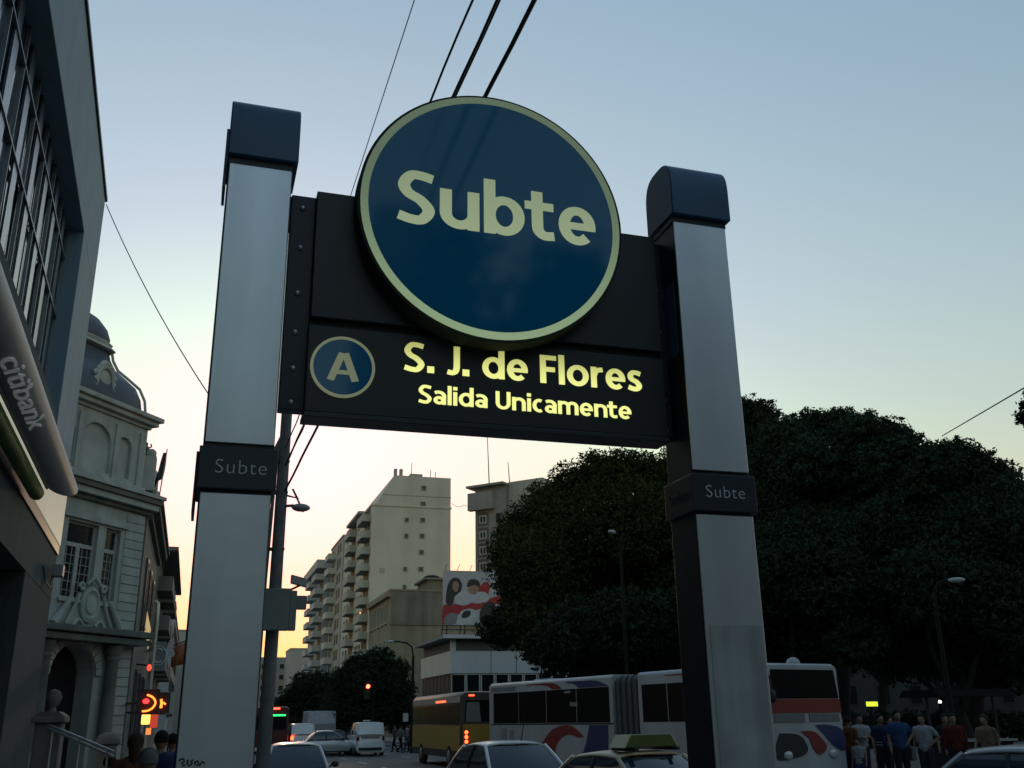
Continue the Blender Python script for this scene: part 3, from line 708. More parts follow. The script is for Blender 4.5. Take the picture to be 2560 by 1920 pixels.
GLINTW = M('painted_sunset_pane', (.9, .5, .2), .4, emit=1.1, ecol=(1, .52, .2))  # emission stands in for the sunset reflected in one pane
for fl_ in range(13):
    z = 1.2 + fl_ * 2.27
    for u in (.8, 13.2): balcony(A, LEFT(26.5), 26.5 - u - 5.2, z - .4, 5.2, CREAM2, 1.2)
    for u in (6.6, 8.6, 10.6): window(A, LEFT(26.5), 26.5 - u - 1.2, z + .25, 1.1, 1.4, GLINTW if (fl_ == 6 and u == 6.6) else SHUT, CREAM2, .08, .1)
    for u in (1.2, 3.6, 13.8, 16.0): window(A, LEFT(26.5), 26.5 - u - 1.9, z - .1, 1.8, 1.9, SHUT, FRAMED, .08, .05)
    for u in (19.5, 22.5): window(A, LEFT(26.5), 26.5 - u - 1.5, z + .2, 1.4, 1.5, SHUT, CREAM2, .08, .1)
MB().box(-1.0, .45, 6, 18, 30.1, 30.5).build('top_terrace', CREAM2, A)
# A2 lower stepped neighbours
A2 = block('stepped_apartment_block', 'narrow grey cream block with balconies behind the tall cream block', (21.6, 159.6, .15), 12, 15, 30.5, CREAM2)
for fl_ in range(12):
    balcony(A2, LEFT(15), 2.0, 1.0 + fl_ * 2.45, 4.6, CREAM, 1.3)
    for u in (2.6, 8.6, 11.2): window(A2, LEFT(15), u, 1.3 + fl_ * 2.45, 1.5, 1.6, SHUT, FRAMED, .08, .05)
MB().box(2, 8, 3, 11, 30.72, 33.2).build('roof_hut', CREAM2, A2)
# B: white and blue-grey block with stacked balconies
BW = M('pale_blue_render', (.34, .38, .40), .8, var=.08, scale=.4, streak=.2)
B = block('balcony_block', 'pale blue grey apartment block with a stack of pale corner balconies', (20.6, 175.2, .15), 12, 22, 27.2, BW)
MB().box(-1.4, 6, -.5, 22, 27.43, 28.9).build('overhang', M('pale_parapet', (.45, .46, .44), .8), B)
MB().prism([(3.0, 28.9), (4.5, 32.5), (10, 34.5), (12, 34.5), (12, 28.9)], lambda u, v, w: (u, w, v), .5, 20).build('setback_storeys', CREAM2, B)
for fl_ in range(11):
    z = 1.0 + fl_ * 2.45
    balcony(B, LEFT(22), 15.5, z, 6.2, _M['pale_parapet'], 1.5); balcony(B, LEFT(22), 5, z, 6.2, _M['pale_parapet'], 1.5)
    for u in (16.5, 19.2, 6, 8.8): window(B, LEFT(22), u, z + .2, 1.9, 1.9, SHUT, FRAMED, .08, .05)
# far end of the avenue
FAR1 = M('far_pale_render', (.36, .36, .33), .85, var=.1, scale=.3)
f1 = block('distant_block', 'distant pale grey block closing the avenue, taller of two', (23.2, 262, .15), 9, 14, 19.5, FAR1)
f2 = block('distant_low_block', 'distant low grey block with rows of small windows at the end of the avenue', (14, 282, .15), 13, 14, 18.4, M('far_grey_render', (.27, .28, .25), .85))
for r_ in range(6):
    for k in range(5): window(f2, FRONT(), 1 + k * 2.4, 1.5 + r_ * 2.8, 1.3, 1.4, GLASSB, FAR1, .08, .05)
f3 = block('distant_cream_block', 'distant cream block far down the left of the avenue opening', (4, 300, .15), 10, 14, 16.5, CREAM2)
for r_ in range(5):
    for k in range(4): window(f3, FRONT(), 1 + k * 2.3, 1.5 + r_ * 2.8, 1.3, 1.4, GLASSB, FAR1, .08, .05)
# D: low concrete building with blank wall
CONC = M('raw_concrete', (.20, .19, .15), .9, var=.18, scale=.6, bump=.2, streak=.5)
OCH = M('ochre_render', (.27, .24, .165), .88, var=.15, scale=.6, streak=.35)
D = block('corner_house', 'low ochre building with a raw concrete upper wall below the tall cream block', (21.9, 118, .15), 14, 14.8, 16.6, OCH)
for x0, x1 in ((.05, 3.95), (4.0, 8.4), (8.45, 13.9)):
    MB().box(x0, x1, -.05, 0, 13.0, 16.55).build('concrete_panel', CONC, D)
MB().box(-.1, 14.1, -.16, 0, 12.6, 12.95).build('floor_band', CONC, D)
MB().box(5, 12, 2, 8, 16.83, 18.3).build('roof_hut', CONC, D); MB().box(4.5, 7.2, 1.6, 8, 18.3, 18.55).build('hut_slab', CONC, D)
for u in (1, 3.6, 6.2, 8.8, 11.4):
    for z in (4.6, 8.6, 13.0): window(D, LEFT(14.8), u, z, 1.3, 2.4, SHUT, CREAM2, .1, .12, split=2, sill=True)
MB().box(-.5, 0, -.1, 14.9, 15.9, 16.5).build('side_cornice', OCH, D)
c = thing('roof_dish', 'dark water tank lid on the hut roof of the ochre building', 'water tank', (27.6, 121, 18.7))
MB().lathe([(.9, 0), (1.0, .25), (.5, .45), (.1, .5)], (27.6, 121), 16, fn=lambda a, b, z: (27.6 + a, 121 + b, 18.7 + z)).build('lid', BLACKM, c, True, smooth=True)
for x, y, h in ((26.0, 119, 3.2), (30.5, 120, 3.0), (31.5, 120, 3.2), (32.2, 120, 3.0)):
    pass
# G and E behind the trees
G = block('grey_rear_block', 'small grey block seen between the cream tower and the brown tower', (33.6, 150, .15), 4.5, 10, 23.6, M('grey_render', (.20, .22, .23), .85))
BRN = M('brown_brick_render', (.15, .12, .095), .88, var=.15, scale=.8)
TGR = M('grey_tower_render', (.30, .29, .265), .85, var=.12, scale=.5, streak=.3)
E = thing('brown_tower', 'brown and grey apartment tower with antenna masts rising behind the park trees', 'building', (38.0, 138, .15), R(-47))
# local x runs away to the right and nearer, local -y faces the viewer
MB().box(0, 5.2, 0, 9, 0, 34.4).build('wall', TGR, E)
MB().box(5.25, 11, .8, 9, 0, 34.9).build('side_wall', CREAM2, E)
MB().box(-.9, 0, 1.5, 9, 0, 31.2).build('rear_wing', BRN, E)
MB().box(-.8, 3.4, -.9, 0, 31.0, 33.6).build('corner_balcony', TGR, E)
MB().box(-1, 5.4, -1.1, 9, 34.4, 34.7).build('roof_edge', TGR, E)
for fl_ in range(11):
    z = 29.0 - fl_ * 2.3
    if z < 2: break
    MB().box(.5, 2.3, -.03, 0, z - .3, z + 1.7).build('brick_panel', BRN, E)
    window(E, FRONT(), .7, z, 1.3, 1.25, GLASSB, FRAMEW, .22, .12, split=2); window(E, FRONT(), 3.6, z, 1.2, 1.3, GLASS, FRAMED, .07, .08)
    window(E, FACE(-.9, 9, R(-90)), 4.5, z, 1.2, 1.1, GLASSB, FRAMEW, .22, .12)
for x, y, h, lab in ((1218, 1080, 0, 'tallest thin antenna mast on the brown tower roof'), (1270, 1155, 0, 'shorter thin antenna mast right of the tallest one')):
    b_ = at(x, y, Y=136); o = prop(MB().tube([(b_.x + .25, 136, 34.6), (b_.x, 136, b_.z)], [.09, .05], 6).build('antenna_mast', M('mast_metal', (.3, .28, .25), .6)), lab, 'antenna', 'antennas on the brown tower')
cable([at(1129, 1258, Y=133), at(1160, 1262, Y=136), at(1185, 1255, Y=140)], .035, 'sagging cable strung between the cream and brown towers', sag=.4, group='long wires')

# F: white low corner building with a billboard on its roof
WH = M('white_spandrel', (.50, .52, .54), .6, var=.05, scale=.5, streak=.12)
CREAMF = M('cream_spandrel', (.52, .51, .44), .6, var=.05, scale=.5)
NBLUE = M('navy_fascia', (.03, .05, .13), .5); RED = M('red_awning', (.28, .02, .02), .6)
Fb = thing('corner_shop_building', 'white two storey corner building with a ribbon window and roof billboard', 'building', (22.9, 92, .15))
FW, FD = 19, 13
MB().box(.25, FW, .25, FD, 0, 9.2).build('wall', M('dark_core_wall', (.09, .09, .09), .8), Fb)
MB().box(0, FW, 0, .24, 5.88, 7.9).build('white_spandrel', WH, Fb); MB().box(0, .24, .245, FD, 5.88, 7.9).build('cream_spandrel', CREAMF, Fb)
for i, x in enumerate((3.9, 6.4, 12.2)): MB().box(x, x + .05, -.02, 0, 5.88, 7.9).build('panel_joint', FRAMED, Fb)
MB().box(-.9, FW, -.9, FD, 9.0, 9.3).build('roof_slab', M('grey_slab', (.2, .2, .2), .8), Fb)
MB().box(-.95, FW, -.95, -.9, 8.98, 9.32).build('roof_trim', WH, Fb)
mb = MB().box(.05, .5, .05, .5, 7.9, 8.98).build('corner_post', WH, Fb)
for k in range(11): window(Fb, FRONT(), .1 + k * 1.42, 4.05, 1.36, 1.8, GLASS, FRAMEW, .11, .12, y0=.2)
for k in range(8): window(Fb, LEFT(FD), .2 + k * 1.6, 4.05, 1.55, 1.8, SHUT, FRAMED, .05, .05, y0=.2)
MB().box(-.05, FW, -.05, FD, 3.3, 4.02).build('navy_fascia', NBLUE, Fb)
MB().box(-.08, FW, -.08, FD, 2.95, 3.295).build('lower_fascia', M('slate_fascia', (.10, .12, .17), .6), Fb)
mb = MB().prism([(0, 2.0), (0, 2.9), (-1.6, 2.35), (-1.6, 2.0)], lambda u, v, w: (w, u, v), 1.5, FW).build('awning', RED, Fb)
for k in range(6): MB().box(.8 + k * 2.9, 3.2 + k * 2.9, -.03, .2, .1, 2.0).build('shop_window', GLASS, Fb)
MB().box(8.9, 9.0, -.12, -.05, 2.3, 9).build('drain_pipe', BLACKM, Fb)
BB = thing('roof_billboard', 'large rooftop billboard of a dark haired couple with red cloth on white', 'billboard', (24.5, 93, 9.45))
P = lambda px, py, d=0: (lambda q: (q.x, q.y - d, q.z))(at(px, py, Y=93.4))
ax0, ax1, az0, az1 = 22.47, 29.2, 10.55, 15.75
MB().box(ax0, ax1, 93.4, 93.55, az0, az1).build('board', M('poster_white', (.40, .41, .44), .6, var=.05), BB, True)
for x in (22.8, 24.6, 26.4, 28.2):
    MB().box(x, x + .14, 93.6, 93.74, 9.4, az1).build('upright', BLACKM, BB, True); MB().tube([(x + .07, 93.7, 14), (x + .07, 95.8, 9.4)], .05, 6).build('brace', BLACKM, BB, True)
MB().box(ax0 - .3, ax1, 93.0, 93.35, az0 - .5, az0 - .42).build('catwalk', BLACKM, BB, True)
for k in range(6):
    MB().tube([(22.6 + k * 1.25, 93.3, az1), (22.6 + k * 1.25, 92.4, az1 + .45)], .03, 5).build('lamp_arm', BLACKM, BB, True)
def poster(name, pts, mat, d):
    "flat print traced as an irregular patch, given in board coordinates 0..1"
    q = [(ax0 + u * (ax1 - ax0), az0 + v * (az1 - az0)) for u, v in pts]
    n = len(q); sm = []
    for i in range(n):
        for t in (0, .25, .5, .75):
            p0, p1, p2, p3 = q[i - 1], q[i], q[(i + 1) % n], q[(i + 2) % n]
            sm.append(tuple(.5 * (2 * p1[j] + (p2[j] - p0[j]) * t + (2 * p0[j] - 5 * p1[j] + 4 * p2[j] - p3[j]) * t * t + (3 * p1[j] - p0[j] - 3 * p2[j] + p3[j]) * t ** 3) for j in (0, 1)))
    MB().prism(sm, lambda u, v, w: (u, w, v), 93.4 - d, 93.4 - d + .004).build(name, mat, BB, True)
HAIR_ = M('print_dark', (.03, .025, .025), .6); SKIN_ = M('print_skin', (.30, .19, .14), .6); REDP = M('print_red', (.34, .025, .03), .6, var=.25); GRP = M('print_grey', (.2, .2, .22), .6); WHP = M('print_white', (.46, .47, .5), .6)
poster('printed_patch', [(0, .0), (.0, .34), (.10, .36), (.30, .42), (.55, .40), (.75, .52), (.98, .55), (.99, .46), (.7, .36), (.45, .26), (.2, .18)], REDP, .008)
poster('printed_patch', [(.04, .42), (.06, .70), (.12, .84), (.22, .86), (.28, .74), (.25, .60), (.17, .52), (.15, .40), (.09, .34)], HAIR_, .014)
poster('printed_patch', [(.14, .66), (.15, .78), (.21, .79), (.23, .70), (.19, .60)], SKIN_, .020)
poster('printed_patch', [(.16, .42), (.22, .58), (.34, .62), (.42, .52), (.40, .40), (.28, .36)], WHP, .018)
poster('printed_patch', [(.36, .70), (.38, .82), (.46, .85), (.54, .80), (.54, .70), (.47, .74)], HAIR_, .024)
poster('printed_patch', [(.38, .62), (.38, .74), (.45, .77), (.52, .74), (.52, .62), (.45, .56)], SKIN_, .020)
poster('printed_patch', [(.36, .56), (.46, .58), (.56, .62), (.66, .58), (.66, .44), (.5, .42), (.38, .46)], WHP, .016)
poster('printed_patch', [(.52, .66), (.62, .80), (.70, .74), (.66, .56), (.56, .58)], REDP, .012)
poster('printed_patch', [(.58, .02), (.54, .2), (.60, .38), (.72, .44), (.80, .30), (.82, .02)], HAIR_, .028)
poster('printed_patch', [(.2, .02), (.26, .24), (.40, .30), (.50, .24), (.46, .10), (.38, .02)], WHP, .022)
poster('printed_patch', [(.27, .14), (.31, .25), (.40, .26), (.40, .18), (.34, .13)], HAIR_, .026)
poster('printed_patch', [(.02, .02), (.04, .16), (.14, .22), (.22, .16), (.18, .02)], GRP, .016)

# ------------------------------------------------------------------ left side of the avenue beyond the bank
LBR = M('weathered_left_render', (.16, .165, .14), .88, var=.15, scale=.6, streak=.3)
L1 = block('left_balcony_block', 'dark apartment block with stacked balconies beyond the domed bank', (-16, 72, .15), 13.1, 26, 13.0, LBR)
def RIGHT(w): return Matrix.Translation((w, 0, 0)) @ Matrix.Rotation(R(90), 4, 'Z')
for fl_ in range(4):
    for u in (1.5, 9, 17): balcony(L1, RIGHT(13.1), u, 2.6 + fl_ * 2.7, 5.5, LBR, 1.0)
    for u in (2, 5, 10, 13, 18, 21): window(L1, RIGHT(13.1), u, 2.9 + fl_ * 2.7, 1.6, 1.8, GLASSB, FRAMEW, .1, .05)
MB().box(-.3, 14.3, -.3, 26, 13.23, 13.5).build('roof_slab', LBR, L1)
MB().box(10, 12.6, 4, 9, 13.5, 16.3).build('roof_hut', M('pale_hut', (.3, .3, .29), .8), L1)
L2 = block('left_white_block', 'pale grey block further down the left side of the avenue', (-16, 112, .15), 13.6, 40, 13.0, M('pale_grey_render', (.34, .37, .38), .85))
for r_ in range(4):
    for k in range(9): window(L2, RIGHT(13.6), 2 + k * 4, 2.5 + r_ * 2.7, 1.6, 1.6, GLASSB, FRAMED, .08, .05)
L0 = block('left_shop_row', 'low dark shopfronts between the domed bank and the balcony block', (-14, 63.8, .15), 11.1, 8, 6.8, LBR)
MB().box(11.12, 11.2, .4, 7.4, .1, 2.8).build('shop_window', GLASS, L0)
L3 = block('left_far_block', 'cream block at the far left end of the avenue', (-16, 158, .15), 14.5, 60, 15.0, CREAM2)
# rear street behind the viewer (unseen; for reflections, with blocks added to cut low sky light)
for nm, lab, lx, ly, w, d, h in (('rear_block', 'brown brick block behind the viewer on the right of the avenue', 24, -62, 26, 42, 27), ('rear_block', 'slim tower behind the viewer beside the avenue', 10, -66, 7, 12, 37), ('rear_block', 'grey block behind the viewer closing the avenue', -6, -110, 22, 16, 24), ('rear_block', 'wide unseen brick block added behind the viewer to block low sky light', 52, -60, 60, 30, 15), ('rear_block', 'tall unseen pale block added behind the avenue end to block low sky light', 17, -135, 40, 16, 27), ('rear_block', 'long grey office block behind the viewer on the left', -26, -75, 21, 60, 21)):
    b = block(nm, lab, (lx, ly, .15), w, d, h, M('rear_render', (.22, .2, .18), .85, var=.15, scale=.5), group='blocks behind the viewer')
    for r_ in range(6):
        for k in range(int(w / 3.4)): window(b, Matrix.Translation((w, d, 0)) @ Matrix.Rotation(R(180), 4, 'Z'), 1.2 + k * 3.4, 2.5 + r_ * 3.2, 1.6, 1.7, GLASSB, FRAMEW, .1, .05)
# dark terrace of buildings across the plaza
PL = M('plaza_terrace_render', (.028, .03, .03), .88, var=.2, scale=.5)
b = block('plaza_terrace', 'dark row of buildings beyond the park at the right', (46, 90, .15), 60, 14, 13, PL)
for r_ in range(3):
    for k in range(14): window(b, FRONT(), 2 + k * 4, 2.5 + r_ * 3.4, 1.6, 2, GLASS, PL, .1, .08)
b = block('plaza_side_terrace', 'dark building flanking the far right of the park', (88, 5, .15), 14, 70, 15, PL)
for r_ in range(3):
    for k in range(14): window(b, LEFT(70), 2 + k * 4.8, 2.5 + r_ * 3.4, 1.6, 2, GLASS, PL, .1, .08)
# ================================================================== trees
LEAF = [M('dark_foliage', (.030, .054, .034), .85, var=.25, scale=.35, spec=.06), M('deep_foliage', (.024, .040, .024), .85, var=.25, scale=.35, spec=.06), M('olive_foliage', (.040, .056, .016), .85, var=.25, scale=.35, spec=.06)]
BARK = M('dark_bark', (.018, .016, .014), .95, var=.3, scale=4, bump=.5)
BARKP = M('pale_bark', (.03, .028, .025), .95, var=.3, scale=4, bump=.5)
def crown_mesh(centres, radii, n, size, seed, flat=.85):
    n = int(n * 2.8); size = size * .50
    g = np.random.default_rng(seed)
    w = np.array(radii) ** 2; cnt = np.maximum(30, (n * w / w.sum()).astype(int))
    P = []
    for c, r, k in zip(centres, radii, cnt):
        # twig clusters on the blob, leaves round each twig
        kc = max(8, k // 14)
        d = g.normal(size=(kc, 3)); d /= np.linalg.norm(d, axis=1)[:, None]
        rr = r * (.45 + .62 * g.random(kc) ** .6)
        tw = np.array(c) + d * rr[:, None] * np.array([1, 1, flat])
        lf = np.repeat(tw, 14, axis=0) + g.normal(size=(kc * 14, 3)) * np.array([.10, .10, .06]) * r * .9
        P.append(lf)
    N0 = sum(len(q) for q in P)
    for c, r, k in zip(centres, radii, cnt):
        d = g.normal(size=(k // 3, 3)); d /= np.linalg.norm(d, axis=1)[:, None]
        P.append(np.array(c) + d * (r * .78 * g.random(k // 3) ** .45)[:, None] * np.array([1, 1, flat]))
    P = np.concatenate(P); N = len(P)
    big = np.where(np.arange(N) < N0, 1.0, 1.8)[:, None]
    a = g.normal(size=(N, 3)); a /= np.linalg.norm(a, axis=1)[:, None]
    b = np.cross(a, g.normal(size=(N, 3))); b /= np.linalg.norm(b, axis=1)[:, None]
    s_ = size * big * (.6 + .9 * g.random(N))[:, None]
    V = np.stack([P - a * s_, P + b * s_ * .42, P + a * s_, P - b * s_ * .42], axis=1).reshape(-1, 3)
    me = bpy.data.meshes.new('crown')
    me.vertices.add(4 * N); me.vertices.foreach_set('co', V.ravel())
    me.loops.add(4 * N); me.loops.foreach_set('vertex_index', np.arange(4 * N))
    me.polygons.add(N); me.polygons.foreach_set('loop_start', np.arange(0, 4 * N, 4)); me.polygons.foreach_set('loop_total', np.full(N, 4))
    me.update(calc_edges=True)
    return me
def tree(label, base, centres, radii, n, size, mat, seed, trunk_r=.3, bark=BARK, name='park_tree', group=None, limbs=6, flat=.85):
    t = thing(name, label, 'tree', base, 0, group)
    inv = XF[t].inverted(); base = Vector(base)
    me = crown_mesh(centres, radii, n, size, seed, flat); me.transform(inv); me.materials.append(mat)
    link('crown', me, t)
    cen = sum((Vector(c) for c in centres), Vector()) / len(centres)
    fork = base.lerp(Vector((cen.x, cen.y, cen.z)), .38)
    g = random.Random(seed)
    MB().tube([base, base.lerp(fork, .5) + Vector((g.uniform(-.2, .2), 0, 0)), fork], [trunk_r * 1.25, trunk_r, trunk_r * .85], 10).build('trunk', bark, t, True, smooth=True)
    idx = sorted(range(len(centres)), key=lambda i: -radii[i])[:limbs]
    for i in idx:
        e = Vector(centres[i]); mid = fork.lerp(e, .5) + Vector((g.uniform(-.5, .5), g.uniform(-.5, .5), g.uniform(0, .7)))
        MB().tube([fork - Vector((0, 0, .2)), mid, e], [trunk_r * .6, trunk_r * .4, trunk_r * .12], 7).build('limb', bark, t, True, smooth=True)
    return t
def blobs(lst, D, seed, jit=2.0):
    g = random.Random(seed); cs, rs = [], []
    for px, py, r in lst:
        d = D + g.uniform(-jit, jit); p = at(px, py, D=d); cs.append(tuple(p)); rs.append(r * (p - Vector((0, 0, EYE))).length / F_PX)
    return cs, rs
GT = 'park trees behind the buses'
T = lambda lab, bx, D, lst, n, size, m, seed, **k: tree(lab, (lambda q: (q.x, q.y, .15))(at(bx, 1780, D=D)), *blobs(lst, D, seed), n, size, LEAF[m], seed, group=GT, **k)
T('broad olive green tree left of the right silver post, nearest the cream tower', 1500, 48,
  [(1278, 1408, 58), (1285, 1470, 50), (1318, 1318, 72), (1290, 1370, 70), (1375, 1262, 70), (1440, 1212, 70), (1500, 1182, 66), (1560, 1178, 66), (1625, 1195, 75), (1680, 1215, 80),
   (1350, 1420, 120), (1450, 1330, 130), (1560, 1300, 130), (1660, 1330, 120), (1300, 1510, 50), (1345, 1540, 80), (1450, 1480, 120), (1570, 1460, 130), (1680, 1470, 110), (1430, 1590, 80), (1560, 1590, 90)], 38000, .17, 2, 11, trunk_r=.38)
T('tall tree whose blue green top shows just right of the right silver post', 1850, 56,
  [(1862, 1040, 60), (1905, 1045, 50), (1830, 1090, 85), (1930, 1100, 75), (1780, 1060, 70), (1740, 1130, 80), (1860, 1180, 90), (1950, 1190, 80), (1790, 1250, 110), (1900, 1290, 100)], 20000, .17, 1, 12, trunk_r=.35)
T('widest domed tree crown in the middle of the park', 2090, 45,
  [(1958, 1100, 62), (1990, 1078, 45), (2040, 1066, 52), (2100, 1062, 50), (2160, 1072, 52), (2220, 1095, 56), (2265, 1125, 52), (2295, 1160, 45), (1930, 1170, 80), (2010, 1160, 80), (2110, 1150, 90), (2200, 1175, 80), (2270, 1220, 70),
   (1950, 1265, 80), (2050, 1250, 90), (2160, 1260, 95), (2250, 1310, 90), (2000, 1350, 100), (2110, 1370, 100), (2210, 1400, 90)], 34000, .16, 0, 13, trunk_r=.4)
T('domed tree at the right with a rounded crown sloping off to the right', 2420, 43,
  [(2345, 1150, 52), (2392, 1146, 52), (2440, 1165, 52), (2490, 1200, 55), (2532, 1240, 60), (2310, 1200, 55), (2400, 1215, 75), (2480, 1280, 85), (2560, 1310, 90), (2340, 1290, 85), (2430, 1330, 100), (2540, 1400, 110), (2640, 1330, 110), (2380, 1400, 95), (2620, 1440, 120)], 26000, .16, 0, 14, trunk_r=.36)
T('bushy low tree in front of the park, right of the right silver post', 2000, 39, [(1880, 1500, 90), (1980, 1440, 100), (2080, 1470, 100), (1930, 1590, 90), (2040, 1600, 90), (1850, 1620, 70)], 12000, .2, 1, 41, trunk_r=.2, limbs=3)
T('bushy low tree in front of the park at the far right', 2420, 39, [(2190, 1520, 90), (2300, 1470, 100), (2420, 1500, 100), (2520, 1530, 110), (2250, 1610, 80), (2380, 1620, 90), (2500, 1650, 80), (2140, 1600, 70)], 14000, .2, 1, 42, trunk_r=.2, limbs=3)
T('bushy low tree behind the articulated bus, left of the right silver post', 1480, 41, [(1380, 1620, 70), (1470, 1580, 100), (1570, 1560, 100), (1660, 1560, 90), (1520, 1650, 70), (1640, 1650, 70)], 9000, .2, 1, 43, trunk_r=.2, limbs=3)
T('low dark understorey tree behind the articulated bus', 1500, 62, [(1330, 1560, 90), (1420, 1620, 90), (1250, 1570, 55), (1520, 1640, 100), (1620, 1600, 110), (1720, 1560, 120), (1500, 1520, 120)], 12000, .24, 1, 15, trunk_r=.3)
T('low dark understorey tree right of the right silver post', 1980, 64, [(1840, 1430, 130), (1960, 1500, 120), (1850, 1560, 120), (2080, 1520, 120), (1950, 1620, 90), (2050, 1640, 80)], 13000, .24, 1, 16, trunk_r=.3, bark=BARKP)
T('low dark understorey tree at the far right of the park', 2350, 60, [(2200, 1500, 120), (2300, 1560, 110), (2400, 1510, 120), (2520, 1540, 130), (2250, 1630, 80), (2460, 1630, 80), (2600, 1600, 110)], 13000, .24, 1, 17, trunk_r=.3, bark=BARKP)
T('dark back row tree behind the bus stop crowd', 2200, 74, [(1900, 1400, 130), (2050, 1420, 130), (2200, 1440, 130), (2350, 1430, 130), (2500, 1450, 130), (2130, 1590, 100), (2340, 1600, 100)], 12000, .3, 1, 18, trunk_r=.3)
T('dark back row tree behind the articulated bus', 1700, 78, [(1400, 1520, 100), (1520, 1500, 120), (1640, 1500, 120), (1750, 1480, 130), (1600, 1630, 90)], 9000, .3, 1, 19, trunk_r=.3)
tr = tree('leafy branch tips entering at the right edge of the photo', (15.5, 9, .15), *blobs([(2600, 1040, 45), (2640, 1010, 60), (2680, 1090, 70), (2567, 1010, 14), (2562, 1050, 14)], 18, 21, .4), 5000, .07, LEAF[1], 21, .18, name='street_tree')
for (rx, ry, rh, wh) in ((12.5, -31, 22.5, 'nearest the sign'), (19, -34, 24, 'in the middle of the three'), (27, -38, 23, 'furthest from the sign')):
    tr = tree('round headed tree behind the viewer, ' + wh, (rx, ry, .15), [(rx + 3.2 * math.cos(i), ry + 3.2 * math.sin(i * 1.7), rh - 6 + 4.4 * math.sin(i * 2.3)) for i in range(11)], [2.6] * 11, 2500, .4, LEAF[1], 29 + int(rx), .3, name='rear_tree', group='trees behind the viewer')
# clipped hedge and understorey mass in the park
hedge_c = [(23 + 1.3 * i, 44 + .35 * i, 1.0) for i in range(46)]
h = tree('long dark clipped hedge across the park behind the crowd', (45, 52, .15), hedge_c, [1.15] * len(hedge_c), 16000, .2, LEAF[1], 22, .1, name='hedge', limbs=0); h['category'] = 'hedge'
# avenue trees
S = lambda lab, bx, Y, lst, n, size, seed: (lambda q: tree(lab, (q.x, Y, .15), *[[(lambda p: tuple(p))(at(a, b, Y=Y + (i % 3 - 1) * 1.2)) for i, (a, b, c) in enumerate(lst)], [c * Y * 1.04 / F_PX for a, b, c in lst]], n, size, LEAF[1], seed, .22, name='avenue_tree', group='trees along the avenue'))(at(bx, 1800, Y=Y))
S('dark avenue tree with the tallest crown, right of the distant van', 950, 84, [(905, 1665, 38), (950, 1650, 34), (990, 1680, 36), (880, 1710, 50), (940, 1715, 60), (1000, 1730, 40), (860, 1770, 50), (930, 1780, 55), (1000, 1790, 45), (1030, 1770, 30)], 14000, .22, 31)
S('dark avenue tree with a lower crown over the distant sedan', 790, 100, [(765, 1715, 35), (800, 1710, 35), (740, 1750, 40), (790, 1760, 50), (840, 1740, 40), (720, 1800, 35), (780, 1800, 45), (840, 1795, 45)], 11000, .24, 32)
S('small dark avenue tree far down the left kerb', 700, 150, [(700, 1770, 30), (735, 1780, 25), (680, 1790, 25), (710, 1800, 30)], 4000, .3, 33)

